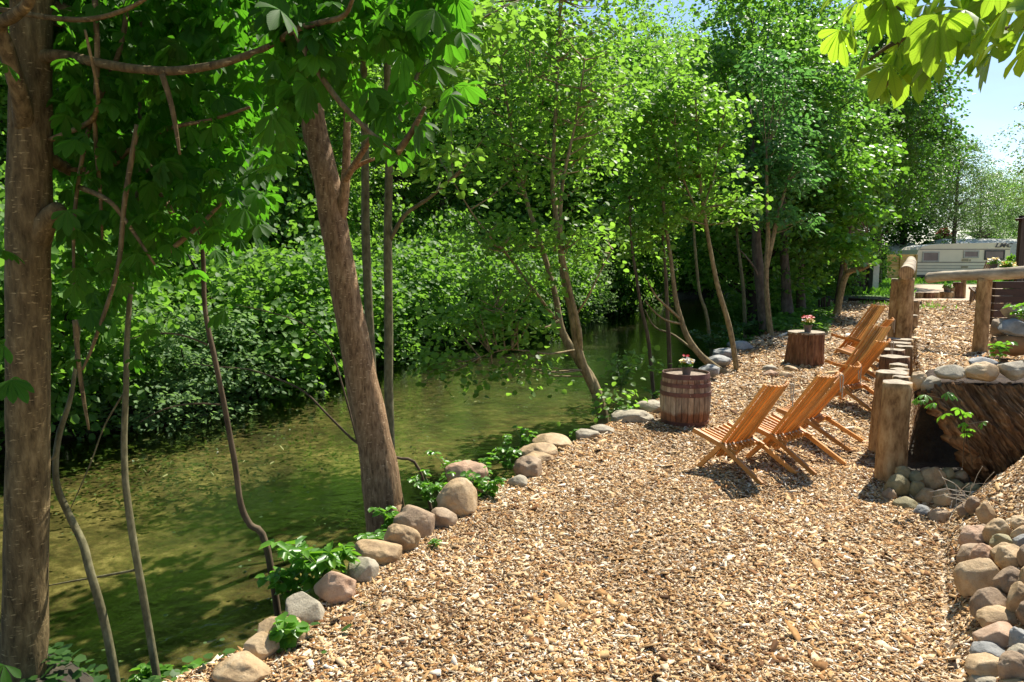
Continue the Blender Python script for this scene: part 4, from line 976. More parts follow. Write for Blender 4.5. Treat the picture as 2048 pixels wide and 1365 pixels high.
def van():
    D = 56; p = P(2022, 520, D); root = empty('camper_van', (p.x, D, H(p.x, D))); tag(root, 'teal van with white roof partly behind the caravan', 'van'); g = root.location.z
    teal = plain('teal_paint', (.02, .26, .30), .3); wt = plain('van_white', (.6, .6, .58), .4); dk = plain('van_glass', (.03, .05, .06), .1)
    def prism(mb, pr, w):
        n = len(pr); Vs = [(a, -w, b) for a, b in pr]+[(a, w, b) for a, b in pr]; mb.add(Vs, [tuple(range(n)), tuple(range(n, 2*n))[::-1]]+[(i, n+i, n+(i+1) % n, (i+1) % n) for i in range(n)])
    mb = MB(); prism(mb, [(-2.2, .35), (1.0, .35), (1.05, 1.0), (.85, 1.6), (.62, 2.1), (-2.2, 2.15)], .95); mb.build('body', teal, root)
    mb = MB(); prism(mb, [(-2.25, 2.15), (.66, 2.11), (.45, 2.42), (.1, 2.58), (-2.2, 2.6)], .9); mb.build('roof', wt, root)
    mb = MB(); mb.box((.25, -.96, 1.72), (.7, .03, .5)); mb.box((-1.1, -.96, 1.72), (1.5, .03, .5)); mb.build('window', dk, root)
    for x in (-1.5, .45):
        for s in (-1, 1): mb = MB(); mb.tube([(x, s*.82-.1, .33), (x, s*.82+.1, .33)], .33, 18); mb.build('wheel', dk, root)
    mb = MB(); mb.box((1.0, -.75, 1.25), (.12, .3, .9)); mb.build('tail_light', M['red'], root)
van()
def shed():
    root = empty('wooden_shed', (P(2075, 560, 22).x, 22, .35)); tag(root, 'dark timber shed cut by the right frame edge', 'shed'); o = root.location
    xl = P(2036, 500, 22).x-o.x; zt = P(0, 432, 22).z-o.z; mb = MB()
    for k in range(10): mb.box((xl+.12+.2*k, 0, zt*.46), (.19, .04, zt*.92), a=random.random())
    mb.build('wall', M['shed'], root)
    mb = MB(); mb.box((xl, -.1, zt/2), (.14, .14, zt)); mb.build('corner_post', M['shed'], root)
    mb = MB(); mb.beam((xl-.12, -.1, zt-.12), (xl+2.2, -.1, zt+.55), .3, .07); mb.build('roof', M['dark_planks'], root)
    mb = MB(); mb.beam((xl+.07, -.16, zt-.75), (xl+.75, -.16, zt-.1), .06, .1); mb.build('brace', M['shed'], root)
shed()
def fridge():
    q = hit(1740, 590); D = q.y+1; p = P(1745, 575, D); g = H(p.x, D)
    root = empty('storage_cabinet', (p.x, D, g)); tag(root, 'dark shelter cabinet with one white side panel under the trees', 'cabinet')
    s = D/F; ht = P(0, 530, D).z-g
    mb = MB(); mb.box((0, 0, ht/2), (12*s, .5, ht)); mb.build('side_panel', plain('painted_panel', (.5, .5, .48), .6), root, bevel=.01)
    mb = MB(); mb.box((-20*s, .35, ht/2), (27*s, .5, ht)); mb.box((-17*s, .05, ht+.04), (40*s, 1.2, .06)); mb.build('body', M['dark_planks'], root)
    mb = MB(); mb.tube([(-24*s, -.25, 0), (-24*s, -.25, ht*.9)], .07, 10); mb.build('post', M['bark_grey'], root)
fridge()
q = hit(1745, 606); mb = MB(); mb.beam(hit(1700, 603)+Vector((0, 0, .06)), hit(1840, 611)+Vector((0, 0, .06)), .2, .12); tag(mb.build('timber_beam', M['dark_planks'], org=q), 'dark timber beam lying along the grass edge', 'beam')
# hedge, red shrub
def leafblob(name, px0, px1, py0, py1, D, depth, n, leaf, mat, label, cat, seed, boxy=True, base=True):
    rng = np.random.default_rng(seed); a = P(px0, py1, D); b = P(px1, py0, D); g = H((a.x+b.x)/2, D)
    root = empty(name, ((a.x+b.x)/2, D, g)); tag(root, label, cat)
    zb = 0 if base else a.z-g
    if boxy: pos = rng.random((n, 3))*[b.x-a.x, depth, b.z-g-zb]+[-(b.x-a.x)/2, -depth/2, zb]
    else:
        pos = unit(rng.normal(size=(n, 3)))*(rng.random((n, 1))**.35)*[(b.x-a.x)/2, depth/2, (b.z-g-zb)/2]+[0, 0, zb+(b.z-g-zb)/2]
    V, Q, r = leaf_arrays(pos, rng.normal(size=(n, 3)), unit(rng.normal(size=(n, 3))+[0, 0, .8]), leaf*(.7+.6*rng.random(n)), .4, None, rng)
    meshobj('foliage', np_mesh('foliage', V, Q, r, M[mat]), root)
    mb = MB(); h = b.z-g
    for k in range(5): mb.tube([((k-2)*(b.x-a.x)*.18*.3, 0, -.1), ((k-2)*(b.x-a.x)*.18, 0, h*.7)], .05, 6)
    mb.build('stem', M['bark_dark'], root)
leafblob('clipped_hedge', 1917, 1992, 467, 484, 76, 2.0, 9000, .25, 'leaf_hedge', 'flat clipped green hedge behind the white awning', 'hedge', 21)
leafblob('dark_hedge', 1748, 1764, 500, 562, 46, 1.2, 6000, .16, 'leaf_dark', 'dark green hedge end left of the yellow fence', 'hedge', 25)
leafblob('red_shrub', 1871, 1903, 456, 492, 62, 2.0, 3500, .2, 'leaf_red', 'purple red leaved shrub behind the caravan front', 'shrub', 22, False)
leafblob('light_shrub', 1838, 1872, 484, 512, 58, 1.5, 3000, .16, 'leaf_fresh', 'light green shrub behind the caravan front', 'shrub', 23, False)
leafblob('green_sprig', 2017, 2032, 510, 560, 30, 1.0, 1500, .1, 'leaf_fresh', 'tall light green weeds by the dark shed', 'plant', 24, False)

# ------------------------------------------------------------------ forest copies
protos = {k: proto_tree(k, s) for k, s in (('maple', 12), ('broad', 3), ('alder', 4), ('tall', 5), ('dark', 6), ('airy', 8), ('shrub', 9), ('bush', 10))}
used = {}
def plant(kind, x, y, sc, rz, label, cat='tree', group=None, zs=1.0, z=None, dz=0):
    o = protos[kind] if kind not in used else copy_tree(protos[kind])
    used[kind] = 1
    o.location = (x, y, (H(x, y) if z is None else z)); o.rotation_euler = (0, 0, rz); o.scale = (sc, sc, sc*zs)
    tag(o, label, cat, group); return o
rg = random.Random(11)
def at(px, D): return (px-1024)/F*D*1.0
far_bank = [('alder', -60, 13.5, .95), ('broad', 150, 15.5, .9), ('alder', 330, 16.5, .9), ('broad', 500, 19, 1.0), ('alder', 640, 19.5, .95), ('tall', 800, 24, .95), ('alder', 890, 25.5, 1.05), ('broad', 1010, 28, 1.1), ('alder', 1130, 30, 1.1), ('broad', 1230, 34, 1.15)]
ntxt = ['leftmost', 'second', 'third', 'fourth', 'fifth', 'sixth', 'seventh', 'eighth', 'ninth', 'rightmost']
for i, (k, px, D, sc) in enumerate(far_bank):
    plant(k, at(px, D), D, sc*rg.uniform(.95, 1.05), rg.uniform(0, 6.28), f'leafy {"slender" if k!="broad" else "broad"} tree on the far bank, {ntxt[i]} of the waterside trees from the left', 'tree', 'trees on the far bank')
mid = [('tall', -250, 22), ('broad', -20, 23), ('tall', 230, 25), ('dark', 420, 28), ('tall', 620, 29), ('dark', 760, 33), ('tall', 870, 37), ('tall', 1050, 39), ('dark', 1150, 41), ('tall', 1240, 41), ('tall', 1320, 47), ('dark', 1400, 48), ('tall', 1560, 40)]
for i, (k, px, D) in enumerate(mid):
    plant(k, at(px, D), D, rg.uniform(1.0, 1.15), rg.uniform(0, 6.28), 'tall woodland tree standing in the dense wood behind the waterside trees', 'tree', 'woodland trees behind the stream')
bk = [('dark', -300, 34), ('tall', -60, 36), ('dark', 180, 38), ('tall', 380, 42), ('dark', 560, 44), ('tall', 1050, 52), ('dark', 1180, 54), ('tall', 1300, 52), ('dark', 1420, 50), ('tall', 1385, 56), ('dark', 1530, 48)]
for i, (k, px, D) in enumerate(bk):
    plant(k, at(px, D), D, rg.uniform(1.25, 1.5), rg.uniform(0, 6.28), 'distant woodland tree filling the back of the dense wood', 'tree', 'distant trees of the wood')
# right hand group behind the chips
plant('broad', at(1520, 21), 21.5, 1.05, 1.0, 'big bright beech rising behind the ribbed bark trunks', 'tree')
plant('broad', at(1535, 28), 28, 1.2, 2.2, 'tall beech behind the barrel filling the upper middle right', 'tree')
plant('broad', at(1610, 26), 26.5, .95, 4.0, 'beech with lit upper leaves left of the dark maple', 'tree')
plant('maple', at(1705, 31), 31, .95, 3.0, zs=1.15, label= 'dark dense maple overhanging the yellow fence', cat='tree')
plant('maple', at(1800, 60), 60, 1.35, 2.5, 'dark maple standing behind the yellow fence and white tent', 'tree', zs=.9)
plant('dark', at(1385, 50), 50, 1.0, 2.5, 'dark tree closing the far end of the stream', 'tree')
for i, (px, D, lb) in enumerate([(1350, 43, 'left shrub at the far end of the stream'), (1385, 44.5, 'middle shrub at the far end of the stream'), (1418, 43.5, 'right shrub at the far end of the stream')]): plant('shrub', at(px, D), D, 1.5, i*2.0, lb, 'shrub', 'shrubs at the far end of the stream')
plant('dark', at(1600, 33), 34, 1.1, 5.0, 'dark tree deep behind the storage cabinet', 'tree')
plant('maple', at(1748, 41), 41, 1.3, 1.5, zs=1.0, label= 'dark rounded tree nearest the open sky', cat='tree')
plant('airy', at(1900, 52), 52, 1.15, 1.5, 'thin feathery tree against the sky above the caravan front', 'tree')
plant('airy', at(1955, 58), 58, 1.0, 3.5, 'thin feathery tree above the clipped hedge', 'tree')
plant('airy', at(2160, 27), 27, .95, .4, 'feathery grey green willow at the right frame edge', 'tree')
plant('alder', at(2030, 66), 66, 1.0, .4, 'light green tree behind the dark shed', 'tree')
plant('dark', at(2092, 60), 60, .55, .9, 'dark green tree low behind the shed roof', 'tree')
plant('airy', at(2085, 55), 55, .95, 5.0, 'soft green feathery tree behind the dark shed', 'tree', zs=1.05, dz=0)
plant('airy', at(1985, 74), 74, 1.1, 2.0, 'faint feathery tree farthest away on the right', 'tree')
# shrubs on the far bank waterline
sl = [(-60, 8.9), (60, 9.4), (175, 10.0), (262, 11.0), (330, 12.6), (420, 14.2), (500, 15.8), (580, 17.2), (655, 18.3), (735, 20.3), (800, 21.5), (860, 22.8), (930, 23.6), (1000, 24.4), (1070, 26), (1140, 29), (1210, 33)]
wl = ['at the left frame edge', 'behind the big left trunk', 'silvery, right beside the big left trunk', 'overhanging the shaded near water', 'above the dark cove', 'low over the dark cove', 'right of the dark cove', 'left of the leaning trunk', 'just behind the leaning trunk', 'between the two straight stems', 'right of the straight stems', 'drooping behind the straight stems', 'left of the alder branches', 'behind the low alder branches', 'behind the alder stems', 'at the bend of the stream', 'beyond the bend of the stream']
for i, (px, D) in enumerate(sl):
    k = 'bush' if i in (2, 3, 11, 14) else 'shrub'
    x = at(px, D); xf = float(np.interp(D, FY, FX)); x = xf-.15 if i > 1 else xf-.5
    plant(k, x, D+.2, rg.uniform(.95, 1.3)*(1.15 if D > 18 else 1), rg.uniform(0, 6.28), f'bank shrub touching the far waterline {wl[i]}', 'shrub', 'shrubs along the far waterline', z=H(x, D)-.25, zs=rg.uniform(.75, 1.35))
for i in range(15):
    D = 12+i*1.7; xf = float(np.interp(D, FY, FX)); x = xf-2.6-rg.random()*1.2
    plant('shrub', x, D, rg.uniform(1.2, 1.6), rg.uniform(0, 6.28), 'undergrowth shrub in the shade behind the waterline shrubs', 'shrub', 'undergrowth shrubs of the wood', zs=1.3, z=H(x, D)-.2)
# near bank undergrowth behind ribbed trunks
for i, (px, D, s, lb) in enumerate([(1500, 19.0, .42, 'low dark shrub left of the ribbed bark trunks'), (1520, 22.5, .7, 'dark waterside shrub behind the saplings'), (1548, 24, .9, 'dark shrub between ribbed trunks'), (1640, 27, 1.0, 'green shrub behind the bent broken stem'), (1600, 31, 1.3, 'large dark shrub at the end of the shaded path'), (1690, 34, 1.2, 'dark shrub left of the storage cabinet'), (1560, 31, 1.4, 'tall dark shrub in the wood behind the trunks')]):
    plant('shrub', at(px, D), D, s, i*1.3, lb, 'shrub', 'shrubs on the near bank')

# far wood seen as one mass
rng = np.random.default_rng(77); n = 90000
ang = rng.random(n); X_ = -55+rng.random(n)*83; Y_ = 62+rng.random(n)*10-.06*X_; Z_ = rng.random(n)**.9*11
V, Q, r = leaf_arrays(np.stack([X_, Y_, Z_], -1), rng.normal(size=(n, 3)), unit(rng.normal(size=(n, 3))+[0, 0, .8]), .42*(.7+.6*rng.random(n)), .4, None, rng)
tag(meshobj('far_wood', np_mesh('far_wood', V, Q, r, M['leaf_dark'])), 'far wood reading as one dark green mass', kind='stuff')

# ------------------------------------------------------------------ distinct near trees
stem_tree('leaning_tree', [
  ([(778, 1075, 6.05), (768, 1000, 6.05), (752, 900, 6.05), (730, 790, 6.05), (708, 680, 6.05), (690, 580, 6.05), (672, 470, 6.08), (655, 370, 6.1), (632, 270, 6.15), (612, 150, 6.2), (590, 20, 6.3), (570, -140, 6.5), (560, -330, 6.8)], [.20, .165, .145, .137, .128, .118, .112, .108, .10, .095, .085, .07, .05]),
  ([(680, 440, 6.07), (690, 370, 6.0), (693, 300, 5.95), (695, 200, 5.9), (700, 60, 5.9), (705, -100, 6)], [.05, .038, .032, .028, .024, .018]),
  ([(688, 365, 6.0), (715, 320, 5.8), (745, 270, 5.6), (770, 200, 5.5)], [.03, .024, .018, .01]),
  ([(690, 350, 6.0), (720, 330, 5.9), (748, 318, 5.8)], [.02, .018, .012]),
  ([(745, 1030, 6.1), (800, 1030, 5.95)], [.05, .09])],
  [(560, -520, 330, 200, 7.4, 1.1, 70), (330, -420, 260, 180, 7.0, 1.0, 45), (800, -500, 150, 150, 7.5, .8, 14)],
  'thick leaning brown trunked tree at the stream bank behind the boulders', leafm='leaf_chestnut', barkm='bark_brown', leaf=.13, per=34, sp=.45, seed=31, twig=.3)
stem_tree('straight_sapling', [([(742, 930, 7.3), (745, 800, 7.3), (738, 640, 7.3), (732, 480, 7.3), (730, 320, 7.35), (728, 160, 7.4), (725, -60, 7.5), (720, -300, 7.6)], [.052, .048, .044, .042, .04, .036, .03, .02])],
  [(740, -330, 140, 160, 7.8, .7, 14), (760, 90, 110, 70, 7.6, .5, 5)], 'straight slender stem just right of the leaning trunk', barkm='bark_green', seed=32, leaf=.085)
stem_tree('straight_sapling', [([(782, 925, 7.0), (778, 800, 7.0), (777, 640, 7.0), (776, 480, 7.0), (778, 320, 7.05), (775, 160, 7.1), (772, -60, 7.2), (770, -300, 7.3)], [.046, .044, .042, .04, .038, .034, .03, .02]),
  ([(780, 480, 7.0), (810, 430, 6.9), (860, 395, 6.8), (910, 350, 6.7), (930, 330, 6.7)], [.022, .02, .016, .01, .005]),
  ([(778, 300, 7.0), (815, 200, 7.2), (860, 110, 7.4), (960, 40, 7.7), (1040, 0, 8)], [.025, .022, .016, .012, .006])],
  [(880, 130, 120, 110, 7.8, .9, 20), (930, 20, 130, 60, 8, .8, 12), (880, 330, 60, 30, 7, .4, 3)], 'straight green stem with a forked side branch right of the leaning tree', barkm='bark_green', seed=33, leaf=.085, w=.42)
def sapling(pts, rad, lb, br=(), bm='bark_green', seed=0):
    stem_tree('bare_sapling', [(pts, [q_*.68 for q_ in rad])]+[(a_, [q_*.7 for q_ in b_]) for a_, b_ in br], [], lb, 'sapling', barkm=bm, seed=seed, group='thin bare stems over the water')
sapling([(245, 1400, 3.5), (215, 1270, 3.5), (182, 1150, 3.5), (165, 1085, 3.55), (133, 1020, 3.6), (112, 960, 3.6), (116, 880, 3.62), (140, 800, 3.65), (150, 740, 3.7), (160, 640, 3.7)], [.034, .03, .029, .028, .026, .024, .022, .018, .014, .008], 'crooked thin stem nearest the big left trunk',
  [([(118, 860, 3.62), (112, 905, 3.6), (103, 920, 3.6)], [.016, .014, .012])], seed=41)
sapling([(330, 1400, 3.6), (300, 1270, 3.6), (275, 1130, 3.6), (255, 1000, 3.62), (248, 900, 3.65), (252, 780, 3.65), (255, 660, 3.7), (268, 500, 3.75), (275, 380, 3.8), (280, 200, 3.9), (282, -40, 4.0)], [.03, .028, .027, .025, .024, .022, .02, .018, .016, .014, .01], 'tall thin stem second from the big left trunk',
  [([(275, 1140, 3.6), (220, 1150, 3.6), (150, 1162, 3.6), (95, 1172, 3.6)], [.01, .009, .007, .004]), ([(252, 780, 3.65), (210, 850, 3.7), (180, 930, 3.7), (140, 1020, 3.7)], [.007, .006, .005, .003])], seed=42)
sapling([(570, 1175, 4.55), (535, 1100, 4.5), (500, 1050, 4.5), (482, 1010, 4.5), (470, 930, 4.5), (452, 830, 4.5), (430, 720, 4.5), (410, 620, 4.55), (405, 500, 4.6), (385, 380, 4.6), (372, 250, 4.7), (365, 60, 4.8)], [.034, .032, .03, .028, .027, .025, .024, .022, .02, .017, .013, .008], 'dark wavy stem leaning over the water behind the elder plant',
  [([(415, 690, 4.5), (360, 670, 4.5), (300, 668, 4.5), (255, 680, 4.5)], [.009, .008, .006, .004]), ([(445, 810, 4.5), (380, 808, 4.5), (320, 822, 4.5), (280, 845, 4.5)], [.008, .007, .005, .003])], 'bark_twig', seed=43)
sapling([(885, 965, 6.7), (840, 942, 6.7), (790, 915, 6.7), (720, 890, 6.7), (660, 835, 6.7), (610, 785, 6.7), (560, 760, 6.7), (500, 740, 6.7), (450, 735, 6.7), (380, 728, 6.7)], [.022, .021, .02, .018, .016, .014, .012, .01, .008, .004], 'thin branch arching low across the water behind the leaning trunk',
  [([(715, 885, 6.7), (690, 790, 6.8), (660, 700, 6.9), (610, 650, 7), (540, 625, 7), (470, 610, 7)], [.014, .012, .01, .008, .006, .003])], 'bark_twig', seed=44)

# multi stemmed alder
stem_tree('alder_clump', [
  ([(1225, 850, 9.6), (1195, 790, 9.6), (1160, 725, 9.7), (1125, 665, 9.8), (1110, 590, 9.9), (1085, 500, 10), (1062, 430, 10.1), (1040, 350, 10.2), (1020, 240, 10.4), (1000, 120, 10.6)], [.085, .075, .062, .05, .04, .036, .03, .024, .018, .01]),
  ([(1190, 785, 9.6), (1170, 740, 9.55), (1152, 680, 9.5), (1142, 620, 9.5), (1128, 560, 9.5), (1118, 470, 9.6), (1105, 380, 9.7), (1110, 250, 9.9), (1118, 80, 10.1), (1120, -60, 10.3)], [.06, .055, .05, .046, .043, .036, .03, .024, .018, .01]),
  ([(1160, 725, 9.6), (1158, 660, 9.4), (1135, 560, 9.3), (1122, 480, 9.3), (1125, 370, 9.3), (1150, 250, 9.4), (1170, 120, 9.5)], [.04, .034, .03, .026, .022, .016, .008]),
  ([(1112, 640, 9.8), (1060, 570, 9.6), (1010, 505, 9.5), (985, 480, 9.4), (940, 420, 9.3), (905, 360, 9.2)], [.022, .02, .017, .014, .01, .005]),
  ([(1148, 635, 9.5), (1175, 595, 9.3), (1200, 545, 9.2), (1225, 500, 9.2)], [.016, .013, .009, .005]),
  ([(1118, 640, 9.8), (1090, 655, 9.5), (1050, 640, 9.2), (1000, 620, 9.0), (960, 600, 8.8)], [.014, .013, .011, .008, .004]),
  ([(1150, 700, 9.7), (1100, 708, 9.2), (1060, 703, 9.0), (1010, 700, 8.8), (960, 715, 8.6)], [.013, .012, .01, .008, .004]),
  ([(1108, 500, 9.7), (1112, 400, 10.5), (1095, 300, 11), (1060, 170, 11.5)], [.03, .026, .018, .008])],
  [(1090, 150, 170, 150, 10.4, 1.3, 84), (1080, 10, 210, 100, 11, 1.3, 60), (1100, 330, 140, 100, 10, 1.0, 32), (960, 280, 100, 100, 9.8, .9, 20), (1010, 560, 90, 22, 9.2, .4, 10), (960, 625, 90, 22, 8.9, .4, 13), (1010, 655, 90, 22, 8.8, .4, 10), (930, 720, 90, 30, 8.7, .4, 12), (1050, 740, 60, 16, 9.0, .3, 5), (1060, 470, 120, 30, 9.6, .6, 14), (1180, 480, 70, 60, 9.4, .6, 10), (1235, 790, 14, 14, 9.3, .2, 3), (990, 470, 60, 40, 9.6, .5, 8), (1190, 250, 60, 120, 10, .7, 16)],
  'alder clump of several tan stems fanning out from the bank mid frame', leafm='leaf_alder', barkm='bark_tan', leaf=.072, w=.45, per=30, sp=.36, seed=51, twig=.8, flat=.3)
# saplings around the barrel
stem_tree('leaning_sapling', [
  ([(1472, 752, 12.2), (1440, 742, 12.2), (1405, 715, 12.2), (1378, 680, 12.2), (1362, 640, 12.2), (1350, 590, 12.2), (1342, 520, 12.2), (1330, 440, 12.3), (1320, 340, 12.4), (1300, 230, 12.5)], [.075, .068, .058, .052, .045, .038, .032, .026, .02, .01]),
  ([(1362, 640, 12.2), (1335, 615, 12), (1310, 590, 11.8), (1290, 550, 11.7)], [.025, .022, .016, .008]),
  ([(1362, 648, 12.2), (1330, 640, 11.8), (1305, 620, 11.5), (1290, 600, 11.4)], [.018, .016, .012, .006]),
  ([(1410, 720, 12.2), (1350, 672, 12.8), (1310, 655, 13), (1290, 620, 13)], [.02, .02, .015, .008])],
  [(1295, 290, 60, 110, 12.5, .9, 36), (1350, 120, 40, 60, 12.7, .6, 8), (1310, 440, 70, 60, 12.5, .8, 20), (1270, 230, 60, 60, 12.6, .7, 14), (1262, 722, 40, 14, 10.9, .4, 3)],
  'sapling with a low curved trunk leaning left behind the barrel', leafm='leaf_alder', barkm='bark_tan', leaf=.085, w=.44, per=32, sp=.38, flat=.25, seed=52, twig=.12)
stem_tree('grey_sapling', [
  ([(1476, 748, 12.4), (1466, 690, 12.4), (1455, 640, 12.4), (1440, 590, 12.4), (1428, 540, 12.4), (1412, 450, 12.4), (1402, 380, 12.4), (1395, 270, 12.5), (1390, 180, 12.6)], [.05, .046, .044, .04, .037, .032, .026, .018, .008]),
  ([(1402, 430, 12.4), (1425, 360, 12.5), (1440, 280, 12.6), (1450, 200, 12.7)], [.024, .018, .012, .006]),
  ([(1402, 440, 12.4), (1375, 380, 12.3), (1355, 320, 12.2), (1350, 250, 12.2)], [.022, .016, .01, .005])],
  [(1395, 215, 26, 60, 12.6, .5, 14), (1345, 190, 18, 50, 12.4, .5, 9), (1455, 230, 20, 60, 12.6, .5, 10), (1430, 320, 60, 60, 12.6, .9, 18), (1350, 330, 60, 80, 12.6, .9, 20), (1420, 420, 90, 34, 12.5, .9, 15), (1330, 260, 24, 50, 12.3, .5, 7), (1480, 390, 30, 20, 12.2, .4, 5)],
  'pale grey sapling with bright round leaves behind the barrel', leafm='leaf_alder', barkm='bark_tan', leaf=.085, w=.46, per=32, sp=.36, seed=53, twig=.8, flat=.25)
for i, (pts, rad, lb) in enumerate([
  ([(1345, 735, 12.8), (1338, 690, 12.8), (1335, 640, 12.8), (1332, 560, 12.8), (1325, 450, 12.9), (1330, 300, 13)], [.045, .04, .036, .03, .024, .014], 'upright brown stem rising straight behind the barrel pot'),
  ([(1315, 742, 12.0), (1298, 690, 12), (1283, 620, 12), (1272, 550, 12), (1262, 480, 12.1), (1258, 380, 12.2)], [.035, .032, .028, .024, .02, .012], 'curving brown stem left of the barrel pot'),
  ([(1432, 690, 15), (1415, 640, 15), (1400, 590, 15), (1392, 520, 15), (1385, 420, 15), (1380, 330, 15)], [.04, .036, .032, .028, .022, .012], 'thin dark stem between the two behind barrel saplings'),
  ([(1495, 660, 18), (1488, 600, 18), (1482, 540, 18), (1474, 470, 18), (1470, 380, 18)], [.05, .045, .04, .032, .02], 'thin stem left of the first ribbed trunk')]):
    stem_tree('waterside_sapling', [(pts, rad)], [(pts[-1][0], pts[-1][1]+20, 50, 70, pts[-1][2], .6, 10)], lb, 'sapling', leafm='leaf_beech', barkm='bark_green' if i > 1 else 'bark_twig', seed=60+i, leaf=.1, group='saplings by the barrel')
# ribbed trunks with rowan crown
stem_tree('ribbed_trunk_tree', [
  ([(1532, 672, 17.3), (1527, 620, 17.3), (1520, 560, 17.3), (1514, 500, 17.3), (1512, 440, 17.3), (1508, 350, 17.4), (1500, 220, 17.6)], [.17, .14, .125, .11, .09, .07, .03]),
  ([(1519, 560, 17.3), (1505, 530, 17.1), (1480, 500, 17)], [.03, .025, .01])],
  [(1520, 330, 60, 90, 17.5, 1, 34), (1560, 250, 70, 100, 17.8, 1.1, 34)], 'stout ribbed bark trunk, leftmost of the three by the shaded path', leafm='leaf_rowan', barkm='bark_grey', leaf=.13, w=.28, per=40, sp=.5, seed=71)
stem_tree('tan_stem_tree', [
  ([(1543, 682, 16.6), (1538, 640, 16.6), (1533, 580, 16.6), (1533, 530, 16.6), (1536, 470, 16.6), (1534, 400, 16.7), (1533, 300, 16.8)], [.08, .065, .055, .055, .05, .04, .02]),
  ([(1533, 540, 16.6), (1545, 480, 16.6), (1556, 430, 16.7), (1575, 360, 16.8)], [.045, .05, .045, .02])],
  [(1580, 330, 60, 60, 17, .8, 24), (1560, 430, 70, 30, 17, .8, 12), (1545, 150, 50, 60, 17, .8, 16)], 'forked tan stem in front of the leftmost ribbed trunk', leafm='leaf_rowan', barkm='bark_tan', leaf=.13, w=.26, per=40, sp=.5, seed=72)
stem_tree('ribbed_trunk_tree', [([(1576, 632, 20), (1573, 590, 20), (1570, 540, 20), (1567, 480, 20), (1566, 420, 20), (1564, 330, 20)], [.19, .14, .12, .105, .09, .05])],
  [(1620, 310, 70, 90, 20, 1, 34), (1650, 200, 70, 80, 20.5, 1, 24)], 'stout ribbed bark trunk, middle of the three by the shaded path', leafm='leaf_rowan', barkm='bark_grey', leaf=.13, w=.3, per=40, sp=.55, seed=73)
stem_tree('ribbed_trunk_tree', [([(1603, 624, 21.5), (1601, 580, 21.5), (1600, 530, 21.5), (1603, 470, 21.5), (1606, 400, 21.5)], [.16, .12, .105, .095, .06])],
  [(1640, 390, 50, 50, 21, 1, 20)], 'stout ribbed bark trunk, rightmost of the three by the shaded path', leafm='leaf_beech', barkm='bark_grey', leaf=.12, w=.36, per=40, sp=.5, seed=74)
stem_tree('hazel_tree', [([(1672, 560, 23.5), (1690, 500, 23), (1700, 460, 22.5), (1706, 430, 22), (1730, 360, 22)], [.07, .06, .05, .04, .02]), ([(1690, 490, 22.8), (1720, 475, 21.5), (1735, 465, 21)], [.03, .03, .02])],
  [(1690, 370, 60, 40, 20.5, .8, 20), (1730, 420, 45, 16, 20, .5, 9), (1700, 480, 40, 14, 20, .5, 8), (1690, 510, 26, 20, 20, .5, 6), (1640, 470, 40, 50, 20.5, .7, 12), (1740, 330, 50, 50, 21, .8, 14)], 'hazel with pale lit drooping leaves right of the ribbed trunks', leafm='leaf_fresh', barkm='bark_grey', leaf=.16, w=.42, per=26, sp=.5, seed=75)
stem_tree('broken_stem', [([(1672, 615, 20.5), (1683, 580, 20.5), (1690, 555, 20.5), (1700, 543, 20.4), (1722, 538, 20.2), (1742, 530, 20)], [.10, .09, .085, .075, .07, .04]), ([(1692, 552, 20.5), (1690, 520, 20.5), (1692, 480, 20.6)], [.06, .05, .03])], [], 'bent broken tan stem pointing right at the path edge', 'tree', barkm='bark_tan', seed=76)
for i, (px, py, D, w, lb) in enumerate([(1648, 618, 21, 20, 'cluster of short broken stakes left of the bent stem')]):
    q = hit(1648, 622); mb = MB()
    for k in range(7): a = q+Vector(((k-3)*.05, random.uniform(-.05, .05), 0)); mb.tube([a-Vector((0, 0, .1)), a+Vector((random.uniform(-.03, .03), 0, random.uniform(.2, .42)))], .03, 7)
    tag(mb.build('stump_stakes', M['bark_dark'], org=q), lb, 'stump')

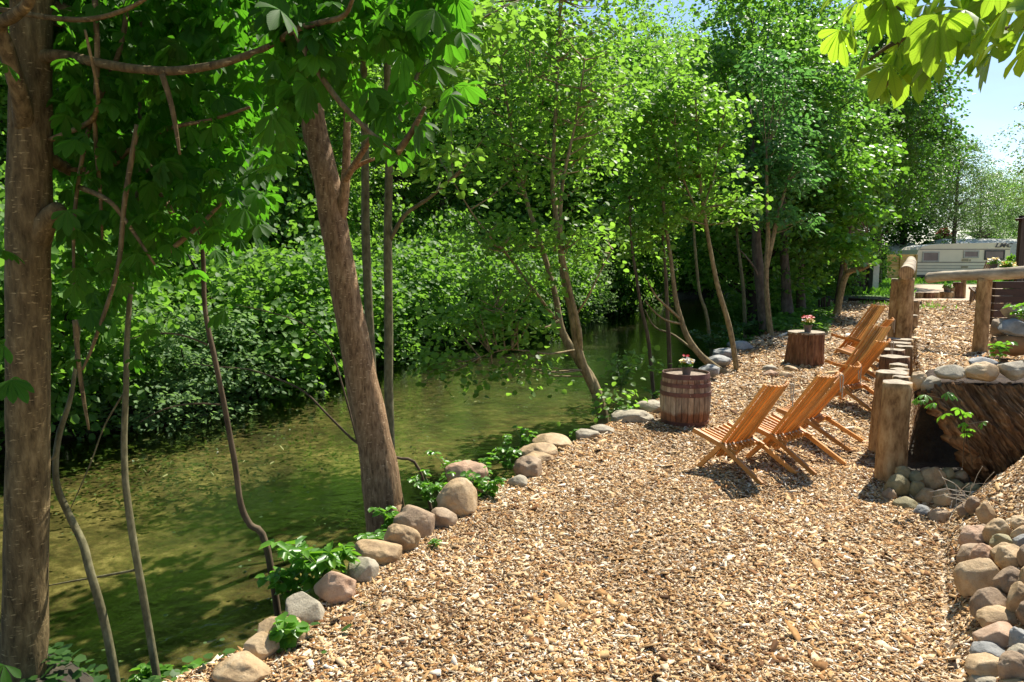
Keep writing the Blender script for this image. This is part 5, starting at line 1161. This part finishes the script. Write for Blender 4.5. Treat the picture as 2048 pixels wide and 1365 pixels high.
# ------------------------------------------------------------------ chestnut (big palmate leaves)
def palm_leaves(centers, size, rng, hang=.6, dirbias=None, nleaf=6):
    """chestnut leaves: 5 to 7 leaflets around each centre; returns V, Q, rnd, uv"""
    outl = [(0, .0), (.25, .08), (.5, .17), (.74, .23), (.9, .15), (1, 0)]
    VV = []; QQ = []; RR = []; UU = []; n = 0
    for c in centers:
        axis = Vector((rng.normal()*.5, rng.normal()*.5, 1)).normalized()
        d0 = Vector((rng.normal(), rng.normal(), -hang*abs(rng.normal()))).normalized()
        if dirbias is not None: d0 = (d0+Vector(dirbias)).normalized()
        axis = (axis-d0*axis.dot(d0)); axis = (axis+Vector((rng.normal()*.35, rng.normal()*.35, 0))).normalized(); axis = (axis-d0*axis.dot(d0)).normalized()
        s0 = size*(.7+.55*rng.random()); k = int(rng.integers(5, 8)); tone = rng.random()
        for j in range(k):
            an = (j-(k-1)/2)*math.radians(300/k)*.8
            R = Matrix.Rotation(an, 3, axis); d = R@d0; d = (d+Vector((0, 0, -.18-.25*rng.random()))).normalized()
            ax = (axis-d*axis.dot(d)).normalized(); sd_ = ax.cross(d)
            ln = s0*(1-.28*abs(j-(k-1)/2)/((k-1)/2)); cl = Vector(c)
            droop = .22+.2*rng.random(); fold = .25+.3*rng.random()
            idx = []
            for t, w in outl:
                mid = cl+d*(t*ln)-Vector((0, 0, droop*ln*t*t))+ax*0.0
                up = ax*(fold*w*ln)
                VV += [tuple(mid+sd_*(w*ln)+up), tuple(mid), tuple(mid-sd_*(w*ln)+up)]; UU += [(t, w, 0), (t, 0, 0), (t, -w, 0)]
            for i in range(len(outl)-1):
                a = n+i*3; QQ += [(a, a+1, a+4, a+3), (a+1, a+2, a+5, a+4)]; RR += [tone, tone]
            n += 3*len(outl)
    return np.array(VV), np.array(QQ), np.array(RR), np.array(UU)
def chestnut_left():
    rng = np.random.default_rng(91)
    p0 = P(48, 1370, 3.4); org = Vector((p0.x, p0.y, H(p0.x, p0.y)))
    root = empty('chestnut_tree', org); tag(root, 'big chestnut with a thick smooth trunk at the left frame edge and broad dark leaves', 'tree')
    mb = MB()
    def T(pts, rad, n=20, wob=.1): pw = smooth_path([P(*q) for q in pts], 6); mb.tube(pw, lerp_r(rad, len(pw)), n, wob=wob, seed=len(pts))
    T([(38, 1480, 3.4), (42, 1380, 3.4), (50, 1250, 3.4), (53, 1100, 3.4), (56, 900, 3.4), (56, 700, 3.4), (56, 520, 3.4), (58, 430, 3.4), (60, 300, 3.4), (62, 150, 3.4), (64, 0, 3.4), (66, -200, 3.4), (70, -500, 3.5), (75, -900, 3.6)], [.125, .11, .10, .094, .092, .091, .09, .092, .088, .082, .085, .08, .065, .04], 28, .06)
    T([(70, 480, 3.4), (95, 440, 3.37), (118, 418, 3.33)], [.07, .045, .035], 14)
    T([(50, 250, 3.35), (38, 180, 3.25), (10, 90, 3.15), (0, 50, 3.1), (30, 30, 3.0), (60, 0, 2.9), (66, -60, 2.9)], [.045, .036, .032, .026, .022, .02, .016], 12)
    T([(80, 300, 3.45), (105, 320, 3.5), (130, 335, 3.6), (140, 345, 3.65)], [.03, .03, .028, .02], 12)
    T([(75, 115, 3.4), (130, 112, 3.3), (190, 125, 3.2), (270, 138, 3.1), (350, 142, 3.0), (440, 128, 2.9), (510, 105, 2.85), (556, 84, 2.8)], [.035, .022, .019, .018, .017, .015, .013, .008], 10)
    T([(90, 20, 3.5), (150, 40, 3.5), (165, 60, 3.45)], [.06, .045, .02], 12)
    tw = [[(100, 280, 3.4), (160, 255, 3.3), (190, 230, 3.2), (195, 180, 3.1), (170, 60, 3.0)], [(190, 0, 3.2), (195, 120, 3.2), (190, 250, 3.25), (200, 380, 3.3), (205, 480, 3.35)], [(255, 0, 3.4), (240, 100, 3.35), (180, 250, 3.3), (150, 420, 3.3), (148, 580, 3.3)], [(275, 250, 3.2), (250, 400, 3.2), (235, 540, 3.2), (190, 680, 3.2), (165, 740, 3.2)], [(300, 330, 3.6), (345, 430, 3.6), (260, 300, 3.5), (170, 350, 3.4)],
          [(160, 375, 3.3), (215, 400, 3.2), (250, 440, 3.2), (310, 530, 3.2)], [(325, 150, 3.0), (345, 220, 3.0), (360, 310, 3.0)], [(150, 640, 3.3), (160, 750, 3.3), (178, 860, 3.3)], [(0, 20, 3.2), (150, 40, 3.1), (250, 20, 3.0), (330, -30, 2.9)], [(556, 84, 2.8), (590, 60, 2.6), (640, 46, 2.5), (690, 30, 2.4), (710, -20, 2.3)], [(590, 60, 2.6), (610, 100, 2.6), (640, 150, 2.55), (680, 205, 2.5), (740, 265, 2.45), (795, 305, 2.4)], [(795, 305, 2.4), (820, 270, 2.35), (850, 215, 2.3)], [(120, 340, 3.6), (215, 335, 3.5), (260, 300, 3.4), (330, 260, 3.3), (420, 240, 3.2), (500, 215, 3.1)], [(330, 510, 3.3), (400, 450, 3.3), (450, 400, 3.3)]]
    for t_ in tw: T(t_, [.012, .011, .009, .005], 7)
    for k in range(26):   # upper limbs reaching over the water
        a = rng.uniform(0, 6.28); z0 = org.z+rng.uniform(3.6, 6); e = Vector((org.x+rng.uniform(-2.4, 1.6), org.y+rng.uniform(-1.5, 2.8), z0+rng.uniform(.2, 1.2))); s_ = Vector((P(64, -100, 3.4).x, 3.4, min(z0-.4, 5.6)))
        mb.tube([s_, (s_+e)/2+Vector((0, 0, .15)), e], [.03, .02, .006], 5, cap=False)
    mb.build('trunk', M['bark_chestnut'], root, smooth=True, org=org)
    # foliage in view
    C = []
    xs = [0, 60, 100, 150, 220, 300, 380, 450, 520, 570, 620, 700, 780, 860, 930]
    lo = [60, 60, 120, 600, 620, 540, 480, 500, 460, 270, 170, 160, 290, 270, 240]
    while len(C) < 2300:
        px = rng.uniform(60, 930)**1.0; top_ = -120
        if px > 540 and rng.random() < .6: continue
        l_ = np.interp(px, xs, lo); py = top_+(l_-top_)*rng.random()**1.25
        if px > 600 and py < 60 and rng.random() < .3: continue
        D = rng.uniform(3.15, 4.6) if px < 540 else rng.uniform(2.5, 3.3)
        if px < 125 and D < 3.6: D = 3.8
        if 590 < px < 700 and 200 < py < 420: continue
        if px > 700 and py > 90 and abs(py-(205+(px-680)*.85)) > 95 and rng.random() < .8: continue
        C.append(tuple(P(px, py, D)))
    for px, py, D in [(20, 760, 2.6), (8, 690, 2.7), (14, 130, 2.9), (5, 500, 3.2), (8, 1330, 2.6), (230, 640, 3.2), (290, 660, 3.3), (150, 720, 3.3), (180, 620, 3.2), (270, 720, 3.4), (430, 500, 3.3), (450, 620, 3.6), (390, 540, 3.3), (800, 310, 2.4), (840, 250, 2.35), (740, 270, 2.4), (900, 215, 2.4), (870, 20, 2.2), (780, 10, 2.2), (660, 5, 2.3), (560, 20, 2.3), (900, 190, 2.4)]: C.append(tuple(P(px, py, D)))
    V, Q, r, uv = palm_leaves(C, .086, rng)
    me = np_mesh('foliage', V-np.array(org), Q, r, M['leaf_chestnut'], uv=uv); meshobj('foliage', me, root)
    # upper canopy that shades the water and the lower leaves
    C = []
    while len(C) < 2600:
        x = rng.uniform(-5.2, -.3); y = rng.uniform(1.6, 7.0); z = rng.uniform(3.7, 6.6)
        if x > -1.15-.15*(z-3.7)+.25*(y-3.5)*.6: continue
        C.append((x, y, z))
    V, Q, r, uv = palm_leaves(C, .18, rng)
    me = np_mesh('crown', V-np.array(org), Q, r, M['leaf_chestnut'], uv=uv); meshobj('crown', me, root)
chestnut_left()
def chestnut_right():
    rng = np.random.default_rng(92); bx, by = 4.4, .9; org = Vector((bx, by, H(bx, by)))
    root = empty('chestnut_tree', org); tag(root, 'chestnut bough with broad sunlit yellow green leaves hanging in the top right corner', 'tree')
    mb = MB(); mb.tube(smooth_path([(bx, by, org.z-.3), (bx, by, 1.5), (bx-.1, by+.1, 3.2), (bx, by+.1, 5.5)], 4), lerp_r([.16, .13, .11, .04], 13), 16, wob=.1)
    j = Vector((bx-.1, by+.1, 3.1))
    pa = [j, Vector((3.3, 1.7, 3.35)), P(2080, 40, 2.6), P(1900, 70, 2.6), P(1800, 82, 2.6), P(1740, 120, 2.6)]
    pw = smooth_path(pa, 5); mb.tube(pw, lerp_r([.05, .035, .02, .012, .008, .005], len(pw)), 8)
    for t_ in ([P(1900, 70, 2.6), P(1850, 40, 2.5), P(1780, 10, 2.5)], [P(1800, 82, 2.6), P(1790, 140, 2.6), P(1760, 190, 2.6)], [P(2080, 40, 2.6), P(2060, 140, 2.2), P(2060, 200, 2.1)]): mb.tube(smooth_path(t_, 4), .005, 6)
    mb.build('trunk', M['bark_chestnut'], root, smooth=True, org=org)
    C = [P(px, py, D) for px, py, D in [(1745, 75, 2.6), (1700, 40, 2.6), (1760, 20, 2.55), (1800, 90, 2.6), (1780, 130, 2.55), (1760, 150, 2.6), (1840, 60, 2.5), (1860, 100, 2.5), (1900, 60, 2.4), (1850, 10, 2.4), (1930, 20, 2.3), (1970, 60, 2.2), (2010, 20, 2.1), (2050, 60, 2.1), (2000, 80, 2.2), (2060, 90, 2.1), (1985, 105, 2.3), (1940, 95, 2.4), (1890, 110, 2.5), (1820, 120, 2.6), (1680, 60, 2.7), (1780, -20, 2.5), (1900, -30, 2.3), (2000, -40, 2.2), (1830, 40, 2.7), (1950, 0, 2.6), (1880, 30, 2.2), (2030, 0, 2.3), (1720, 0, 2.7), (2080, 0, 2.0), (1690, -30, 2.6)]]
    for k in range(60): C.append(P(rng.uniform(1700, 2600), rng.uniform(-600, -80), rng.uniform(1.9, 3.2)))
    for k in range(26): C.append(P(rng.uniform(1690, 2080), rng.uniform(-30, 110)-max(0, 60-0), rng.uniform(2.3, 2.8)))
    for k in range(420): C.append(Vector((rng.uniform(2.6, 6.5), rng.uniform(-1.5, 2.6), rng.uniform(3.6, 6.2))))
    V, Q, r, uv = palm_leaves([tuple(c) for c in C], .112, rng, hang=.3, dirbias=(-.25, 0, -.25), )
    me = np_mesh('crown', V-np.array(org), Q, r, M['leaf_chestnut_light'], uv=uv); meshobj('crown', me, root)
chestnut_right()

# ------------------------------------------------------------------ weeds on the bank
def weed(px, py, hpx, label, seed, mat='leaf_fresh', nst=5, leaf=.075, z=-.05, spread=.5, name='bank_plant', D=None, npl=5, w=.36):
    rng = np.random.default_rng(seed); b = hit(px, py, z=z) if D is None else P(px, py, D); h = hpx/F*b.y*.85; leaf = leaf*.82
    root = empty(name, b); tag(root, label, 'plant', 'wild plants along the water'); mb = MB(); pos = []; dr = []; nr = []
    for s in range(nst):
        a = rng.uniform(0, 2*PI); l = h*(.65+.5*rng.random()); e = Vector((math.cos(a)*l*spread, math.sin(a)*l*spread*.7, l*.9))
        pts = smooth_path([(0, 0, -.06), (e.x*.25, e.y*.25, e.z*.5), e], 5); mb.tube(pts, lerp_r([.004, .0035, .002], len(pts)), 5)
        for f in np.linspace(.35, 1, npl):
            q = pts[int(f*(len(pts)-1))]; a0 = rng.uniform(0, 2*PI)
            for k in range(5 if f > .9 else 3):
                an = a0+(k-1)*.85*(1 if f <= .9 else 1.3); pt = q+Vector((math.cos(a0)*leaf*.5, math.sin(a0)*leaf*.5, 0))
                pos.append(tuple(pt)); dr.append((math.cos(an), math.sin(an), rng.uniform(-.5, .15))); nr.append((rng.normal()*.3, rng.normal()*.3, 1))
    mb.build('stem', M['stem_green'], root)
    V, Q, r = leaf_arrays(np.array(pos), np.array(dr), unit(np.array(nr)), leaf*(.7+.6*rng.random(len(pos))), w, None, rng, .18)
    meshobj('foliage', np_mesh('foliage', V, Q, r, M[mat]), root)
weed(640, 1165, 105, 'large elder plant with long toothed leaves between two bank boulders', 1, nst=13, leaf=.105, spread=.75, w=.26, z=0)
weed(575, 1185, 60, 'smaller green shoots left of the large elder plant', 2, nst=6, leaf=.08, spread=.8)
weed(570, 1290, 70, 'raspberry sprig with one broad pale leaf in front of a sandy boulder', 3, nst=3, leaf=.075, w=.5, z=0)
weed(300, 1375, 60, 'green weeds at the bottom edge between the thin stems', 4, nst=9, leaf=.06, z=-.2, D=3.7)
weed(395, 1370, 60, 'pale round leaved weeds at the bottom left of the ochre boulder', 5, nst=5, leaf=.06, w=.55, z=-.1, D=3.6)
weed(778, 1060, 60, 'sprig with shiny leaves against the foot of the leaning trunk', 6, nst=5, leaf=.06, z=0, w=.4)
weed(745, 1085, 26, 'low creeping leaves beside the round sandy boulder', 7, nst=4, leaf=.06, z=0, spread=1.2)
weed(865, 1000, 60, 'bright bramble tangle left of the largest tan boulder', 8, nst=8, leaf=.06, spread=.9)
weed(895, 960, 70, 'upright green shoots behind the largest tan boulder', 9, nst=4, leaf=.06)
weed(975, 995, 65, 'bright yellow green bush right of the largest tan boulder', 10, nst=10, leaf=.06, z=0, spread=.8)
weed(965, 950, 55, 'green shoots behind the pinkish rough boulder', 11, nst=6, leaf=.06, spread=.8)
weed(1012, 935, 70, 'tall leafy stem left of the squat brown boulder', 12, nst=5, leaf=.065, w=.45)
weed(1045, 905, 55, 'leafy stem behind the pale slab', 13, nst=4, leaf=.065, w=.45)
weed(1145, 872, 20, 'small tuft beside the flat slab', 14, nst=3, leaf=.04)
weed(1248, 830, 22, 'yellow green tuft behind the long grey slab', 15, nst=6, leaf=.05, spread=1)
weed(1310, 795, 22, 'small ferny tuft left of the barrel', 16, nst=5, leaf=.05, spread=1)
weed(1240, 780, 90, 'dark leafy waterside plant right of the alder foot', 17, mat='leaf_dark', nst=9, leaf=.07, spread=.8, z=-.3)
for i, (px, py, hh, lb) in enumerate([(1420, 700, 44, 'green herbs behind the blue grey boulders'), (1462, 680, 40, 'dark herbs between boulders and saplings'), (1500, 672, 36, 'soft herbs left of the forked tan stem'), (1650, 640, 20, 'short herbs at the path side near the stakes'), (1480, 695, 22, 'low herbs beside the farthest boulder')]):
    weed(px, py, hh, lb, 40+i, mat='leaf_hedge', nst=16, leaf=.09, spread=1.0, z=.1)
weed(1135, 970, 1, 'tiny seedling on the wood chips', 19, nst=1, leaf=.02, z=0) if False else None
weed(868, 1095, 22, 'tiny seedling on the chips below the brown boulder', 20, nst=3, leaf=.03, z=0)
# maple vine on the rotten log
def log_vine():
    rng = np.random.default_rng(5); o = P(1937, 925, 5.98); root = empty('maple_seedling', o); tag(root, 'maple seedling with bright lobed leaves hanging before the rotten log', 'plant')
    mb = MB(); pp = [[(1945, 930), (1935, 880), (1930, 845), (1915, 815), (1890, 800), (1855, 792)], [(1925, 935), (1928, 880), (1930, 850)], [(1930, 850), (1922, 825), (1920, 800)], [(1930, 850), (1958, 845), (1975, 843)], [(1900, 805), (1895, 790), (1903, 785)]]
    for a in pp:
        w = smooth_path([P(x, y, 5.86)-o for x, y in a], 4); mb.tube(w, .0035, 5)
    mb.build('stem', M['bark_twig'], root)
    C = [(1835, 798), (1850, 790), (1868, 806), (1893, 786), (1905, 790), (1920, 818), (1930, 826), (1890, 828), (1930, 850), (1942, 858), (1935, 866), (1965, 845), (1928, 845), (1845, 800)]
    C = [tuple(P(x, y, 5.84)-o) for x, y in C]
    V, Q, r, uv = palm_leaves(C, .075, rng, hang=.2); meshobj('foliage', np_mesh('foliage', V, Q, r, M['leaf_fresh'], uv=uv), root)
log_vine()
weed(2000, 712, 34, 'pale leafy shoot on the chips behind the log stones', 22, nst=3, leaf=.08, D=7.6, w=.4)
weed(2052, 640, 50, 'bright leaves above the balanced grey stone', 23, nst=8, leaf=.11, D=8.9, w=.42, spread=.8)
# dry stalks by the stone pile
mb = MB(); rng_ = random.Random(4); o = P(1940, 1010, 5.6)
for k in range(46):
    a = P(1905+rng_.uniform(-10, 60), 985+rng_.uniform(-10, 60), 5.55+rng_.uniform(-.2, .1)); d = Vector((rng_.uniform(-1, 1), rng_.uniform(-.5, .3), rng_.uniform(-.2, .7))).normalized()*rng_.uniform(.08, .3)
    mb.tube([a, a+d*.5+Vector((0, 0, .02)), a+d], .0022, 4)
tag(mb.build('dry_stalks', M['rope'], org=o), 'tangle of dry stalks and twigs on the stones', kind='stuff')

# ------------------------------------------------------------------ wood chips, litter, grass, floating weed
def chips():
    rng = np.random.default_rng(123); PX = []; PY = []; SZ = []
    def zone(x0, x1, y0, y1, dens, s):
        n = int((x1-x0)*(y1-y0)*dens); x = rng.uniform(x0, x1, n); y = rng.uniform(y0, y1, n)
        vis = (np.abs(x) < y*.74+1.3); xn = np.interp(y, NY, NX); ok = vis & (x > xn-.16)
        ok &= ~((y > 12) & (x < np.interp(y, [12, 17, 22, 30], [3, 6.4, 10.0, 14])) & (rng.random(n) < .6))
        ok &= ~((x > 3.42) & (y > 5.95) & (y < 7.15))
        PX.append(x[ok]); PY.append(y[ok]); SZ.append(np.full(ok.sum(), s))
    zone(-3, 4.8, 2.4, 4.6, 8200, .6); zone(-3, 5.5, 4.6, 7, 6600, .63); zone(-1, 8, 7, 10, 2900, .84); zone(1, 11, 10, 15, 1100, 1.15); zone(3, 18, 15, 26, 340, 1.7)
    x = np.concatenate(PX); y = np.concatenate(PY); s = np.concatenate(SZ); n = len(x)
    z = Hn(x, y); e = .03; gx = (Hn(x+e, y)-z)/e; gy = (Hn(x, y+e)-z)/e
    nrm = unit(np.stack([-gx, -gy, np.ones(n)], -1)+rng.normal(size=(n, 3))*[.42, .42, .05])
    a = rng.random(n)*2*PI; d = np.stack([np.cos(a), np.sin(a), np.zeros(n)], -1); d -= nrm*np.sum(d*nrm, 1, keepdims=True); d = unit(d); sd_ = np.cross(nrm, d)
    L = s*np.exp(rng.normal(size=n)*.5)*.0155; Wd = L*np.clip(rng.normal(.34, .14, n), .14, .8); T = Wd*rng.uniform(.12, .32, n)
    big = rng.random(n) < .012; L[big] *= 2.0
    c = np.stack([x, y, z+.004+.012*rng.random(n)*s], -1)
    tp = np.array([(-1, -1, 1), (1, -.7, 1), (.85, 1, 1), (-.8, .8, 1), (-1, -1, -1), (1, -.7, -1), (.85, 1, -1), (-.8, .8, -1)], float)
    jit = 1+.35*rng.normal(size=(n, 4, 2)); t = np.repeat(tp[None], n, 0); t[:, :4, :2] *= jit; t[:, 4:, :2] = t[:, :4, :2]
    V = c[:, None]+t[:, :, 0:1]*(L[:, None]*d)[:, None]+t[:, :, 1:2]*(Wd[:, None]*sd_)[:, None]+t[:, :, 2:3]*(T[:, None]*nrm)[:, None]
    base = (np.arange(n)*8)[:, None, None]; f = np.array([(0, 1, 2, 3), (0, 4, 5, 1), (1, 5, 6, 2), (2, 6, 7, 3), (3, 7, 4, 0)])
    Q = (base+f[None]).reshape(-1, 4); r = np.repeat(rng.random(n), 5)
    m, nn, b = newmat('wood_chip'); at = nd(nn, 'ShaderNodeAttribute', attribute_name='rnd')
    rc = ramp(nn, [(0, (.08, .04, .02)), (.12, (.23, .11, .045)), (.28, (.42, .235, .095)), (.5, (.55, .355, .175)), (.72, (.64, .465, .275)), (.88, (.74, .61, .45)), (1, (.86, .80, .71))]); nn.links.new(at.outputs['Fac'], rc.inputs['Fac'])
    t_ = nd(nn, 'ShaderNodeTexCoord'); zz = nd(nn, 'ShaderNodeTexNoise', Scale=60.0, Detail=3.0); nn.links.new(t_.outputs['Object'], zz.inputs['Vector'])
    z3_ = nd(nn, 'ShaderNodeTexNoise', Scale=.8, Detail=3.0); nn.links.new(t_.outputs['Object'], z3_.inputs['Vector'])
    r3 = ramp(nn, [(.35, (.72, .69, .64)), (.65, (1.1, 1.1, 1.08))]); nn.links.new(z3_.outputs['Fac'], r3.inputs['Fac'])
    r2 = ramp(nn, [(.3, (.75, .72, .68)), (.7, (1.1, 1.1, 1.1))]); nn.links.new(zz.outputs['Fac'], r2.inputs['Fac']); mm = nd(nn, 'ShaderNodeMixRGB', blend_type='MULTIPLY'); mm.inputs['Fac'].default_value = 1
    m4 = nd(nn, 'ShaderNodeMixRGB', blend_type='MULTIPLY'); m4.inputs['Fac'].default_value = 1
    nn.links.new(rc.outputs['Color'], mm.inputs['Color1']); nn.links.new(r2.outputs['Color'], mm.inputs['Color2']); nn.links.new(mm.outputs['Color'], m4.inputs['Color1']); nn.links.new(r3.outputs['Color'], m4.inputs['Color2'])
    nn.links.new(m4.outputs['Color'], b.inputs['Base Color']); b.inputs['Roughness'].default_value = .8; b.inputs['Specular IOR Level'].default_value = .15
    print('chips', n)
    tag(meshobj('wood_chips', np_mesh('wood_chips', V.reshape(-1, 3), Q, r, m)), 'loose wood chips covering the path', kind='stuff')
chips()
def scatter_leaves(name, x, y, z, size, mat, label, seed, up=1.0, w=.4):
    rng = np.random.default_rng(seed); n = len(x)
    V, Q, r = leaf_arrays(np.stack([x, y, z], -1), rng.normal(size=(n, 3))*[1, 1, .15 if up > 0 else 1.5]+[0, 0, 0 if up > 0 else 1.5], unit(rng.normal(size=(n, 3))*.25+[0, 0, up if up > 0 else .3]), size*(.6+.8*rng.random(n)), w, None, rng, .05)
    tag(meshobj(name, np_mesh(name, V, Q, r, M[mat])), label, kind='stuff')
rng = np.random.default_rng(9)
# floating leaves on the water
n = 1100; y = 4+rng.random(n)**1.2*18; xf = np.interp(y, FY, FX); xn = np.interp(y, NY, NX); x = xf+(xn-xf)*rng.random(n)**1.3-.2
scatter_leaves('floating_leaves', x, y, np.full(n, WZ+.004), .028, 'leaf_willow', 'small leaves and seeds floating on the stream', 1)
n = 900; x = -2.35+rng.normal(size=n)*.45; y = 3.2+rng.normal(size=n)*.5
scatter_leaves('leaf_litter', x, y, Hn(x, y)+.02+.05*rng.random(n), .05, 'leaf_dark', 'leafy litter around the foot of the big left trunk', 11)
# submerged weed, patches
pw = []
for px, py, s, k in [(300, 905, .7, 160), (200, 960, .6, 120), (640, 890, .6, 90), (150, 860, .6, 100), (700, 800, .9, 120), (520, 860, .6, 60), (400, 960, .5, 50), (900, 760, 1.0, 90)]:
    q = hit(px, py, z=WZ); pw.append(np.stack([q.x+rng.normal(size=k*3)*s, q.y+rng.normal(size=k*3)*s*.7], -1))
pw = np.concatenate(pw); scatter_leaves('water_weed', pw[:, 0], pw[:, 1], WZ-.02-.12*rng.random(len(pw)), .07, 'leaf_willow', 'pale green water weed growing under the surface', 2, w=.18)
# leaf litter on banks under the wood
n = 14000; y = 4+rng.random(n)*34; xf = np.interp(y, FY, FX); x = xf-.0-rng.random(n)**1.6*5
scatter_leaves('ground_cover', x, y, Hn(x, y)+.03+.1*rng.random(n), .12, 'leaf_shrub', 'low green ground cover on the far bank', 3)
n = 9000; y = 17+rng.random(n)*16; xn = np.interp(y, NY, NX); x = xn-.2+rng.random(n)**1.5*1.6
scatter_leaves('bank_herbs', x, y, Hn(x, y)+.02+.12*rng.random(n), .11, 'leaf_shrub', 'low dark herbs along the near bank under the trees', 4)
# grass by the fence
n = 26000; x = rng.uniform(14, 34, n); y = rng.uniform(27, 50, n); ok = ((x/y) > .44) & ~((y < 45) & (x/y > .54)); x = x[ok]; y = y[ok]
scatter_leaves('grass', x, y, Hn(x, y), .3, 'leaf_fresh', 'bright grass between the trees and the yellow fence', 5, up=0, w=.06)
q = hit(1738, 603); n = 500; x = q.x+rng.normal(size=n)*.5; y = q.y-2+rng.normal(size=n)*1.0
scatter_leaves('grass_tuft', x, y, Hn(x, y), .12, 'leaf_fresh', 'sparse grass sprouting through the shaded chips', 6, up=0, w=.08)
print('objects', len(bpy.data.objects), 'polys', sum(len(m.polygons) for m in bpy.data.meshes))
